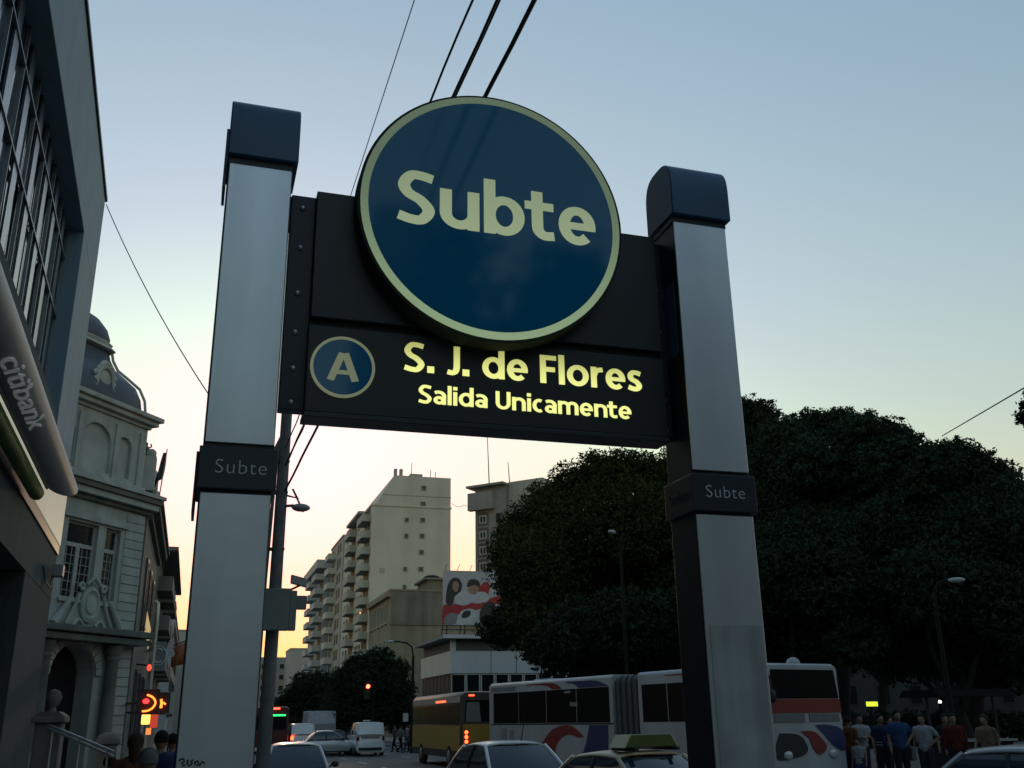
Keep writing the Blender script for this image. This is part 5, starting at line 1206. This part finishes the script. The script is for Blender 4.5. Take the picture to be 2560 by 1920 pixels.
    for (el, wr), sx in zip(arms, (1, -1)):
        a0 = S_(sx * .185, .005, 1.375); e = S_(*el)
        capsule(s_, a0, a0.lerp(e, .62 if shortsleeve else 1), .070 * k, .062 * k)
        if not shortsleeve: capsule(s_, e, e.lerp(S_(*wr), .93), .055 * k, .043 * k)
    sh = fuse(s_, 'shirt', shirt, p, voxel)
    if stripes:
        for i in range(6):
            z = 1.0 + i * .062
            MB().lathe([(.152, -.012), (.157, 0), (.152, .012)], n=20, fn=lambda a, b_, c_: (a * k * 1.28, b_ * k * .93 + .008, (z + c_) * k)).build('stripe', stripes, sh, smooth=True)
    t_ = MB(); capsule(t_, S_(-.05, .01, .90), S_(.05, .01, .90), .125 * k, .125 * k, 12)
    for (kn, an), sx in zip(leg, (1, -1)):
        a0 = S_(sx * .09, .005, .88); capsule(t_, a0, S_(*kn), .108 * k, .075 * k); capsule(t_, S_(*kn), S_(*kn).lerp(S_(*an), .9), .073 * k, .058 * k)
    fuse(t_, 'trousers', trousers, p, voxel)
    for (kn, an), sx in zip(leg, (1, -1)):
        a = S_(*an); m = MB(); capsule(m, a + S_(0, .03, -.02), a + S_(sx * .01, -.13, -.035), .045 * k, .036 * k); m.v = [(x, y, max(z, a.z - .07 * k)) for x, y, z in m.v]
        m.build('shoe', CL('shoe', (.03, .03, .03)), p, smooth=True)
    hm = MB(); hm.ball(S_(0, .012, 1.630), .113 * k, 16, 10, (.84, .98, 1.0))
    if long_hair: capsule(hm, S_(0, .06, 1.60), S_(0, .075, 1.40), .075 * k, .06 * k)
    hm.v = [(x, y if (y > -.055 * k or z > 1.655 * k) else -.055 * k, max(z, (1.585 if not long_hair else 1.35) * k)) for x, y, z in hm.v]
    hm.build('hair', hair, p, smooth=True)
    if cap:
        cm = MB().ball(S_(0, -.005, 1.655), .112 * k, 16, 10, (.86, 1.0, .85)); cm.v = [(x, y, max(z, 1.645 * k)) for x, y, z in cm.v]
        cm.lathe([(.09 * k, 1.645 * k), (.09 * k, 1.655 * k)], n=14, fn=lambda a, b_, c_: (a * .85, b_ - .085 * k, c_)); cm.build('cap', cap, p, smooth=True)
    for sx in (-1, 1): MB().ball(S_(sx * .032, -.103, 1.605), .0085 * k, 8, 6, (1.2, .6, .8)).build('eye', CL('eye', (.02, .015, .012)), p)
    if bag: MB().box(.22 * k, .34 * k, -.05, .20, .62 * k, .92 * k).build('bag', CL('bag', (.25, .25, .25)), p, bevel=.03)
    return p
HD = CL('hair_dark', (.018, .014, .012)); HB_ = CL('hair_brown', (.08, .05, .028))
JN = CL('jeans', (.05, .06, .09)); DK = CL('charcoal', (.03, .03, .034)); WT = CL('white', (.50, .52, .53)); NV = CL('navy', (.03, .045, .12)); BL = CL('blue', (.045, .10, .28)); TN = CL('tan', (.28, .20, .13)); RD = CL('dark_red', (.15, .025, .02)); OR_ = CL('rust', (.20, .07, .03)); LB_ = CL('light_blue', (.22, .30, .36)); GY = CL('grey', (.16, .16, .17)); LGN = CL('pale_green', (.26, .32, .28))
def pl(px, D, k=.15): q = at(px, 1900, D=D); return (q.x, q.y, k)
person('person in a white polo shirt and dark trousers nearest the bus front', pl(2086, 28), R(200), WT, DK, HD, 'stand', 1.66, seed=1)
person('person in a tan top behind the rust shirted one', pl(2112, 29.5), R(240), TN, JN, HB_, 'phone', 1.70, seed=2, long_hair=True)
person('person in a rust red shirt beside the child', pl(2130, 28.2), R(20), OR_, DK, HD, 'stand', 1.70, seed=3)
person('person in a plain white tee with arms folded behind the child', pl(2160, 29.2), R(250), WT, JN, HD, 'fold', 1.76, seed=4)
person('child in a striped white and navy top in front of the crowd', pl(2149, 26.6), R(210), WT, BL, HD, 'stand', 1.22, seed=5, stripes=NV)
person('person in a navy shirt with white stripes', pl(2212, 27.8), R(260), NV, DK, HD, 'phone', 1.76, seed=6, stripes=WT)
person('tall person in a blue tee, tallest of the crowd', pl(2256, 27.3), R(255), BL, DK, HD, 'hip', 1.84, seed=7, bag=True)
person('person in a white tee with a hand on the hip, right of the blue tee', pl(2318, 27.6), R(215), WT, JN, HD, 'hip', 1.74, seed=8)
person('person in a dark red hooded top right of the white tee', pl(2396, 27.6), R(240), RD, DK, HD, 'stand', 1.74, seed=9, shortsleeve=False)
person('person in a charcoal top half hidden behind the dark red hooded one', pl(2376, 29.5), R(250), DK, DK, HD, 'lean', 1.72, seed=10)
person('person in a beige top near the grey car at the right edge', pl(2476, 27), R(200), TN, DK, HB_, 'walk', 1.70, seed=11, long_hair=True)
person('person in a grey sweater between the navy stripes and the blue tee', pl(2236, 31), R(270), GY, DK, HD, 'stand', 1.7, seed=12, shortsleeve=False)
GL = 'people walking on the left pavement'
person('person in a pale blue striped shirt and grey cap at the bottom left', pl(371, 11.0, .03), R(96), LB_, DK, CL('hair_grey', (.25, .25, .25)), 'walk', 1.68, seed=21, cap=CL('cap_grey', (.13, .15, .15)), stripes=CL('stripe_blue', (.08, .12, .2)), group=GL)
person('person with loose light brown hair and a brown top, left of the grey cap', pl(335, 13.0), R(92), OR_, DK, HB_, 'walk', 1.70, seed=22, long_hair=True, group=GL)
person('person in a dark navy jacket walking away, close to the left silver post', pl(399, 14.5, .12), R(90), NV, DK, HD, 'walk', 1.74, seed=23, shortsleeve=False, group=GL)
person('person in bright blue partly hidden by the left silver post', pl(428, 17.0, .10), R(88), BL, JN, HD, 'walk', 1.70, seed=24, group=GL)
person('person in a red top below the handrail', pl(276, 15.5, -.05), R(70), RD, DK, HD, 'stand', 1.60, seed=25, group=GL)
GC = 'people crossing the avenue between the van and the yellow bus'
for i, (px, D, sh, tr_, lab) in enumerate(((1000, 66, LGN, DK, 'distant person in a pale green top crossing beside the yellow bus'), (986, 69, GY, DK, 'distant person in grey crossing, left of the pale green top'), (1016, 71, WT, JN, 'distant person in white crossing behind the yellow bus corner'), (1026, 67, OR_, DK, 'distant person in rust crossing nearest the yellow bus'))):
    person(lab, pl(px, D, 0), R(10 + 170 * (i % 2)), sh, tr_, HD, 'walk', 1.7, seed=30 + i, group=GC, voxel=.03)

# ================================================================== street furniture and lights
LAMPM = M('lamp_column_paint', (.010, .011, .011), .7, var=.15, spec=.2); LSH = M('pale_lamp_shell', (.45, .46, .44), .4)
def street_lamp(label, top, arm_to, base_xy, r=.07):
    c = thing('street_lamp', label, 'street lamp', (base_xy[0], base_xy[1], .15), 0, 'street lamps')
    bx_, by_ = base_xy; tz = top.z
    a = Vector((bx_, by_, .15)); b = Vector((bx_, by_, tz - .8)); e = Vector(arm_to)
    MB().tube([a, b], [r * 1.2, r * .8], 10).build('column', LAMPM, c, True, smooth=True)
    mid = [b + Vector((0, 0, .01)), b + Vector((0, 0, .45)) + (e - b) * .08, b.lerp(e, .35) + Vector((0, 0, .45)), b.lerp(e, .75) + Vector((0, 0, .2)), e]
    MB().tube(mid, r * .55, 8).build('arm', LAMPM, c, True, smooth=True)
    d = (e - b); d.z = 0; d.normalize(); u = Vector((-d.y, d.x, 0))
    h = MB().ball((0, 0, 0), .24, 14, 8, (1, .5, .30)); h.v = [tuple(e + d * (x + .2) + u * y + Vector((0, 0, z))) for x, y, z in h.v]
    h.build('lamp_shade', LSH, c, True, smooth=True)
q = at(1033, 1640, D=60); street_lamp('street lamp with a long curved arm in front of the ochre building', at(1000, 1605, D=60), at(985, 1604, D=60), (q.x, q.y), .09)
e = at(1536, 1332, D=36); street_lamp('street lamp head glinting among the dark leaves left of the right silver post', e, e, (e.x + .35, e.y + .3))
e = at(2372, 1451, D=31); street_lamp('street lamp head glinting low against the dark park at the right', e, e, (e.x - .35, e.y + .3))
e = at(2350, 1755, D=42); c = thing('globe_lamp', 'tiny lit white globe lamp above the crowd', 'street lamp', (e.x, e.y, .15))
MB().tube([(e.x, e.y, .15), (e.x, e.y, e.z)], .05, 8).build('column', LAMPM, c, True)
MB().ball(e, .06, 12, 8).build('globe', M('lit_white_globe', (.8, .8, .75), .4, emit=3.0, ecol=(1, .95, .85)), c, True, smooth=True)
# traffic light
TLB = M('signal_black', (.02, .02, .02), .6)
def signal(label, e, base, lit='red', ang=0):
    c = thing('traffic_light', label, 'traffic light', (base[0], base[1], 0.15))
    MB().tube([(base[0], base[1], .15), (base[0], base[1], e.z + .4)], .06, 8).build('post', LAMPM, c, True)
    if abs(base[0] - e.x) > .3: MB().tube([(base[0], base[1], e.z + .3), (e.x, e.y + .1, e.z + .25)], .045, 8).build('arm', LAMPM, c, True)
    hs = MB().box(e.x - .17, e.x + .17, e.y, e.y + .2, e.z - .75, e.z + .2).build('housing', TLB, c, True, bevel=.03)
    for k, col in enumerate(((.5, .02, .02), (.12, .09, .01), (.01, .1, .03))):
        MB().lathe([(.12, 0), (.11, .03), (.001, .04)], n=16, fn=lambda a, b, z: (e.x + a, e.y - z, e.z - .28 * k + b)).build('lens', M('lit_red_lens', (.8, .05, .03), .3, emit=6, ecol=(1, .07, .03)) if (k == 0 and lit == 'red') else M('dull_lens_%d' % k, col, .3), hs, True)
        MB().prism([(.14 * math.cos(t), .14 * math.sin(t)) for t in [math.pi * i / 8 for i in range(9)]] + [(.125 * math.cos(t), .125 * math.sin(t)) for t in [math.pi * (8 - i) / 8 for i in range(9)]], lambda u, v, w: (e.x + u, e.y - w, e.z - .28 * k + v), 0, .14).build('visor', TLB, hs, True)
e = at(920, 1716, D=62); signal('traffic light glowing red over the avenue between the trees', e, (e.x + .42, e.y + .5))
q = at(1014, 1794, D=62)
c = thing('street_sign', 'small white rectangular sign on a pole beside the yellow bus', 'sign', (q.x, q.y, .15))
MB().tube([(q.x, q.y + .05, .15), (q.x, q.y + .05, q.z + .6)], .035, 8).build('post', LAMPM, c, True)
MB().box(q.x - .16, q.x + .16, q.y - .01, q.y + .015, q.z - .22, q.z + .25).build('plate', M('pale_sign_plate', (.60, .62, .58), .5), c, True)
q = at(2180, 1760, D=36)
c = thing('lit_stop_sign', 'small lit yellow green sign above the crowd under the trees', 'sign', (q.x, q.y, .15))
MB().tube([(q.x, q.y + .08, .15), (q.x, q.y + .08, q.z + .2)], .04, 8).build('post', LAMPM, c, True)
MB().box(q.x - .21, q.x + .21, q.y - .03, q.y + .03, q.z - .075, q.z + .075).build('panel', M('lit_yellow_panel', (.5, .6, .02), .4, emit=.55, ecol=(.75, .9, .05)), c, True, bevel=.01)
# newspaper kiosk / shelter dark shapes under the trees
q = at(2440, 1800, D=33)
c = thing('market_stall', 'dark stall with a pale counter top behind the crowd at the right', 'stall', (q.x, q.y, .15))
MB().box(q.x - 1.2, q.x + 1.2, q.y, q.y + 1.1, .15, 1.1).build('counter', DK, c, True); MB().box(q.x - 1.3, q.x + 1.3, q.y - .1, q.y + 1.2, 1.1, 1.16).build('counter_top', M('pale_counter', (.25, .27, .27), .6), c, True)
for sx in (-1.2, 1.2): MB().box(q.x + sx - .03, q.x + sx + .03, q.y + .5, q.y + .56, 1.16, 2.4).build('post', TRIM, c, True)
MB().prism([(-.3, 2.35), (1.5, 2.35), (1.3, 2.55), (0, 2.55)], lambda u, v, w: (w, q.y + u, v), q.x - 1.4, q.x + 1.4).build('canopy', M('dark_canvas', (.008, .009, .009), .9, spec=.05), c, True)

# subway stair parapet, newel, handrails at the left
STP = M('stair_stone', (.17, .155, .13), .85, var=.2, streak=.3)
Dn = 14.0
a, b = at(88, 1782, D=Dn), at(170, 1790, D=Dn); cx = (a + b) / 2; cw = (b - a).length / 2
nw = thing('stair_newel', 'stone newel with a ball finial at the head of the subway stairs', 'newel', (cx.x, cx.y, .15))
cz = cx.z
MB().box(cx.x - cw * .80, cx.x + cw * .80, cx.y - .2, cx.y + .2, .15, cz - .10).build('shaft', STP, nw, True, bevel=.01)
MB().box(cx.x - cw, cx.x + cw, cx.y - .26, cx.y + .26, cz - .10, cz - .03).build('cap', STP, nw, True, bevel=.015)
MB().prism([(-cw, cz - .03), (cw, cz - .03), (cw * .55, cz + .03), (-cw * .55, cz + .03)], lambda u, v, w: (cx.x + u, w, v), cx.y - .24, cx.y + .24).build('cap_slope', STP, nw, True)
MB().lathe([(.05, 0), (.04, .05), (.085, .12), (.095, .18), (.06, .25), (.002, .27)], n=14, fn=lambda u, v, w: (cx.x + .0 + u, cx.y + v, cz + .03 + w)).build('finial', STP, nw, True, smooth=True)
hr = thing('stair_handrail', 'pair of pale metal handrails sloping down from the stone newel', 'handrail', (cx.x + .5, cx.y, .15))
RAILM = M('pale_rail', (.50, .51, .50), .4, .4)
for (p0, p1) in (((100, 1803), (285, 1880)), ((98, 1810), (284, 1892))):
    MB().tube([at(*p0, D=Dn - .1), at(*p1, D=Dn - .9)], .017, 8).build('rail', RAILM, hr, True, smooth=True)
for t in (.18, .55, .92):
    p = at(100, 1803, D=Dn - .1).lerp(at(285, 1880, D=Dn - .9), t); MB().tube([p, (p.x, p.y, .15)], .014, 6).build('baluster', RAILM, hr, True)
q1 = at(200, 1900, D=Dn + .3)
c = thing('stair_parapet', 'low dark stone parapet wall running beside the subway stairs', 'wall', (q1.x, q1.y, .15))
MB().box(-3.1, -.95, Dn + .2, Dn + .45, .15, 1.25).build('wall', STP, c, True); MB().box(-3.12, -.93, Dn + .17, Dn + .48, 1.252, 1.31).build('coping', STP, c, True, bevel=.01)
q = at(273, 1828, D=40)
c = thing('stone_bollard', 'squat round pale stone pillar by the arched bank door', 'pillar', (q.x, q.y, .15))
MB().lathe([(.32, .15), (.32, q.z - .5), (.42, q.z - .42), (.42, q.z - .3), (.34, q.z - .15), (.2, q.z - .06), (.01, q.z - .02)], (q.x, q.y), 18, fn=lambda u, v, w: (q.x + u, q.y + v, w)).build('pillar', STP, c, True, smooth=True)

# shop signs on the left pavement beyond the bank
NEON = M('neon_orange', (.8, .2, .02), .4, emit=2.2, ecol=(1, .16, .02)); NRED = M('neon_red', (.8, .02, .02), .4, emit=2.6, ecol=(1, .02, .02)); NYEL = M('lit_yellow_box', (.8, .5, .1), .4, emit=1.0, ecol=(1, .62, .12))
def px3(px, py, D): return at(px, py, D=D)
D_ = 44.0
q = px3(372, 1755, D_)
c = thing('neon_sign', 'glowing orange arc neon with a red heart on the dark shopfront', 'neon sign', (q.x, q.y, q.z))
MB().box(q.x - .45, q.x + .40, q.y + .12, q.y + .22, q.z - .48, q.z + .5).build('backboard', TLB, c, True)
arc = [(355, 1778), (368, 1777), (380, 1771), (388, 1760), (387, 1750), (380, 1742), (368, 1737)]
MB().tube([px3(x, y, D_) for x, y in curve([tuple(map(float, a)) for a in arc], 4)], .036, 8).build('neon_arc', NEON, c, True, smooth=True)
MB().ball(px3(365, 1753, D_), .11, 12, 8, (1.15, .5, .9)).build('neon_heart', NRED, c, True, smooth=True)
MB().tube([(q.x - .2, q.y + .2, q.z), (-2.9, q.y + 4.2, q.z)], .05, 6).build('bracket', TLB, c, True)
q = px3(408, 1758, 46)
c = thing('neon_sign', 'small orange bar neon right of the arc neon', 'neon sign', tuple(q))
MB().box(q.x - .4, q.x + .3, q.y + .1, q.y + .2, q.z - .4, q.z + .45).build('backboard', TLB, c, True)
MB().tube([px3(403, 1748, 46), px3(404, 1758, 46), px3(402, 1770, 46)], .05, 8).build('neon_bar', NEON, c, True); MB().tube([px3(408, 1756, 46), px3(414, 1761, 46)], .035, 8).build('neon_bar', NEON, c, True)
q = px3(374, 1797, 45)
c = thing('lit_shop_box', 'small glowing yellow and red light box below the arc neon', 'light box', tuple(q))
MB().box(q.x - .32, q.x + .02, q.y, q.y + .12, q.z - .22, q.z + .18).build('yellow_panel', NYEL, c, True, bevel=.05, seg=3)
MB().box(q.x + .03, q.x + .32, q.y, q.y + .12, q.z - .35, q.z + .25).build('red_panel', M('dull_lit_red', (.4, .04, .03), .4, emit=.25, ecol=(1, .1, .05)), c, True, bevel=.02)
MB().box(q.x - .1, q.x + .1, q.y, q.y + .1, q.z - .62, q.z - .36).build('lower_lamp', M('dim_orange_lamp', (.5, .2, .05), .4, emit=.5, ecol=(1, .3, .08)), c, True)
MB().tube([(q.x, q.y + .1, q.z + .2), (-2.8, q.y + 3, q.z + .3)], .04, 6).build('bracket', TLB, c, True)
q = px3(373, 1669, 50)
c = thing('red_signal_lamp', 'small red lamp high on the wall beyond the bank', 'lamp', tuple(q))
MB().ball(q, .10, 12, 8, (1, .6, 1.5)).build('lens', M('lit_red_lamp', (.7, .03, .02), .3, emit=1.4, ecol=(1, .04, .02)), c, True, smooth=True)
MB().tube([q + Vector((0, .15, .1)), (-2.6, q.y + 1.0, q.z + .2)], .04, 6).build('bracket', TLB, c, True)
# projecting diamond panel, tall light tube, round logo sign, orange banner, white vertical signs
c = thing('diamond_panel', 'tall thin diamond shaped cream sign panel with a painted sunset glow', 'sign', tuple(px3(369, 1575, 52)))
m = MB(); pts = [px3(*p, 52) for p in ((368, 1527), (377, 1572), (370, 1625), (361, 1580))]
m.add([tuple(p) for p in pts] + [tuple(p + Vector((0, .08, 0))) for p in pts], [(0, 1, 2, 3), (7, 6, 5, 4), (0, 4, 5, 1), (1, 5, 6, 2), (2, 6, 7, 3), (3, 7, 4, 0)]); m.build('panel', M('cream_painted_glow', (.62, .48, .26), .5, emit=.22, ecol=(1, .68, .3)), c, True)  # warm emission imitates sunset light reflected by the panel
p = px3(368, 1560, 52); MB().tube([p + Vector((0, .05, 0)), (-2.7, p.y + .6, p.z)], .03, 6).build('bracket', TLB, c, True)
c = thing('hooked_banner_pole', 'tall pale tube with a hooked top beside the diamond panel', 'pole', (at(386, 1612, D=56).x, at(386, 1612, D=56).y, .15))
pb = at(386, 1612, D=56)
MB().tube([(pb.x, pb.y, .15), pb, px3(392, 1560, 56), px3(395, 1508, 56), px3(390, 1504, 56), px3(384, 1506, 56)], .10, 10).build('pole', M('bright_pole', (.62, .58, .48), .35, .3), c, True, smooth=True)
q = px3(398, 1640, 58)
c = thing('round_logo_sign', 'grey projecting sign with a pale ring letter logo', 'sign', tuple(q))
MB().box(q.x - .5, q.x + .32, q.y, q.y + .14, q.z - .78, q.z + .75).build('panel', M('grey_sign_panel', (.20, .22, .23), .5), c, True, bevel=.02)
MB().tube([(q.x - .05 + .27 * math.cos(t), q.y - .02, q.z + .02 + .36 * math.sin(t)) for t in [math.pi * (.25 + 1.5 * i / 20) for i in range(21)]], .05, 6).build('letter_ring', M('pale_logo', (.50, .58, .60), .5), c, True)
MB().tube([(q.x - .05 + .40 * math.cos(t), q.y - .02, q.z + .02 + .50 * math.sin(t)) for t in [2 * math.pi * i / 24 for i in range(25)]], .03, 6).build('outer_ring', _M['pale_logo'], c, True)
MB().tube([(q.x - .4, q.y + .1, q.z + .5), (-2.9, q.y + 6, q.z + .5)], .05, 6).build('bracket', TLB, c, True)
q = px3(440, 1625, 62)
c = thing('orange_banner', 'hanging orange and white banner close to the left silver post', 'banner', tuple(q))
m = MB(); n = 12
for i in range(n + 1):
    for j in range(3):
        t = i / n; pz = px3(430 + 34 * t, 1620 - 14 * t, 62); pz2 = px3(426 + 34 * t, 1668 - 8 * t, 62); p = pz.lerp(pz2, j / 2) + Vector((0, .12 * math.sin(7 * t + j), 0)); m.v.append(tuple(p))
for i in range(n):
    for j in range(2): k = i * 3 + j; m.f.append((k, k + 1, k + 4, k + 3))
o = m.build('cloth', M('orange_banner_cloth', (.34, .11, .04), .7), c, True, smooth=True); o.modifiers.new('t', 'SOLIDIFY').thickness = .02
m = MB().prism(curve([(.0, 0), (.15, .5), (.4, .62), (.36, .2), (.5, -.3), (.1, -.45), (.0, 0)]), lambda u, v, w: (q.x - .55 + u, q.y + w, q.z + v), -.32, -.28); m.build('printed_figure', M('banner_white', (.5, .52, .53), .7), c, True)
MB().tube([px3(424, 1618, 62), px3(470, 1600, 62)], .04, 6).build('pole', TLB, c, True); pp = px3(424, 1618, 62); MB().tube([pp, (-2.9, pp.y + 4, pp.z)], .04, 6).build('bracket', TLB, c, True)
for i, (x, y0, y1, lab) in enumerate(((431, 1730, 1785, 'upper of two narrow white upright signs close to the left silver post'), (425, 1792, 1850, 'lower of two narrow white upright signs close to the left silver post'))):
    a, b = px3(x - 4, y0, 34), px3(x + 4, y1, 34)
    c = thing('upright_sign', lab, 'sign', (a.x, a.y, b.z), 0, 'narrow white upright signs')
    MB().box(a.x, a.x + .12, a.y, a.y + .06, b.z, a.z).build('panel', M('pale_upright_panel', (.42, .42, .38), .6), c, True, bevel=.01)
    MB().tube([(a.x + .06, a.y + .09, .15), (a.x + .06, a.y + .09, a.z)], .03, 6).build('post', TLB, c, True)
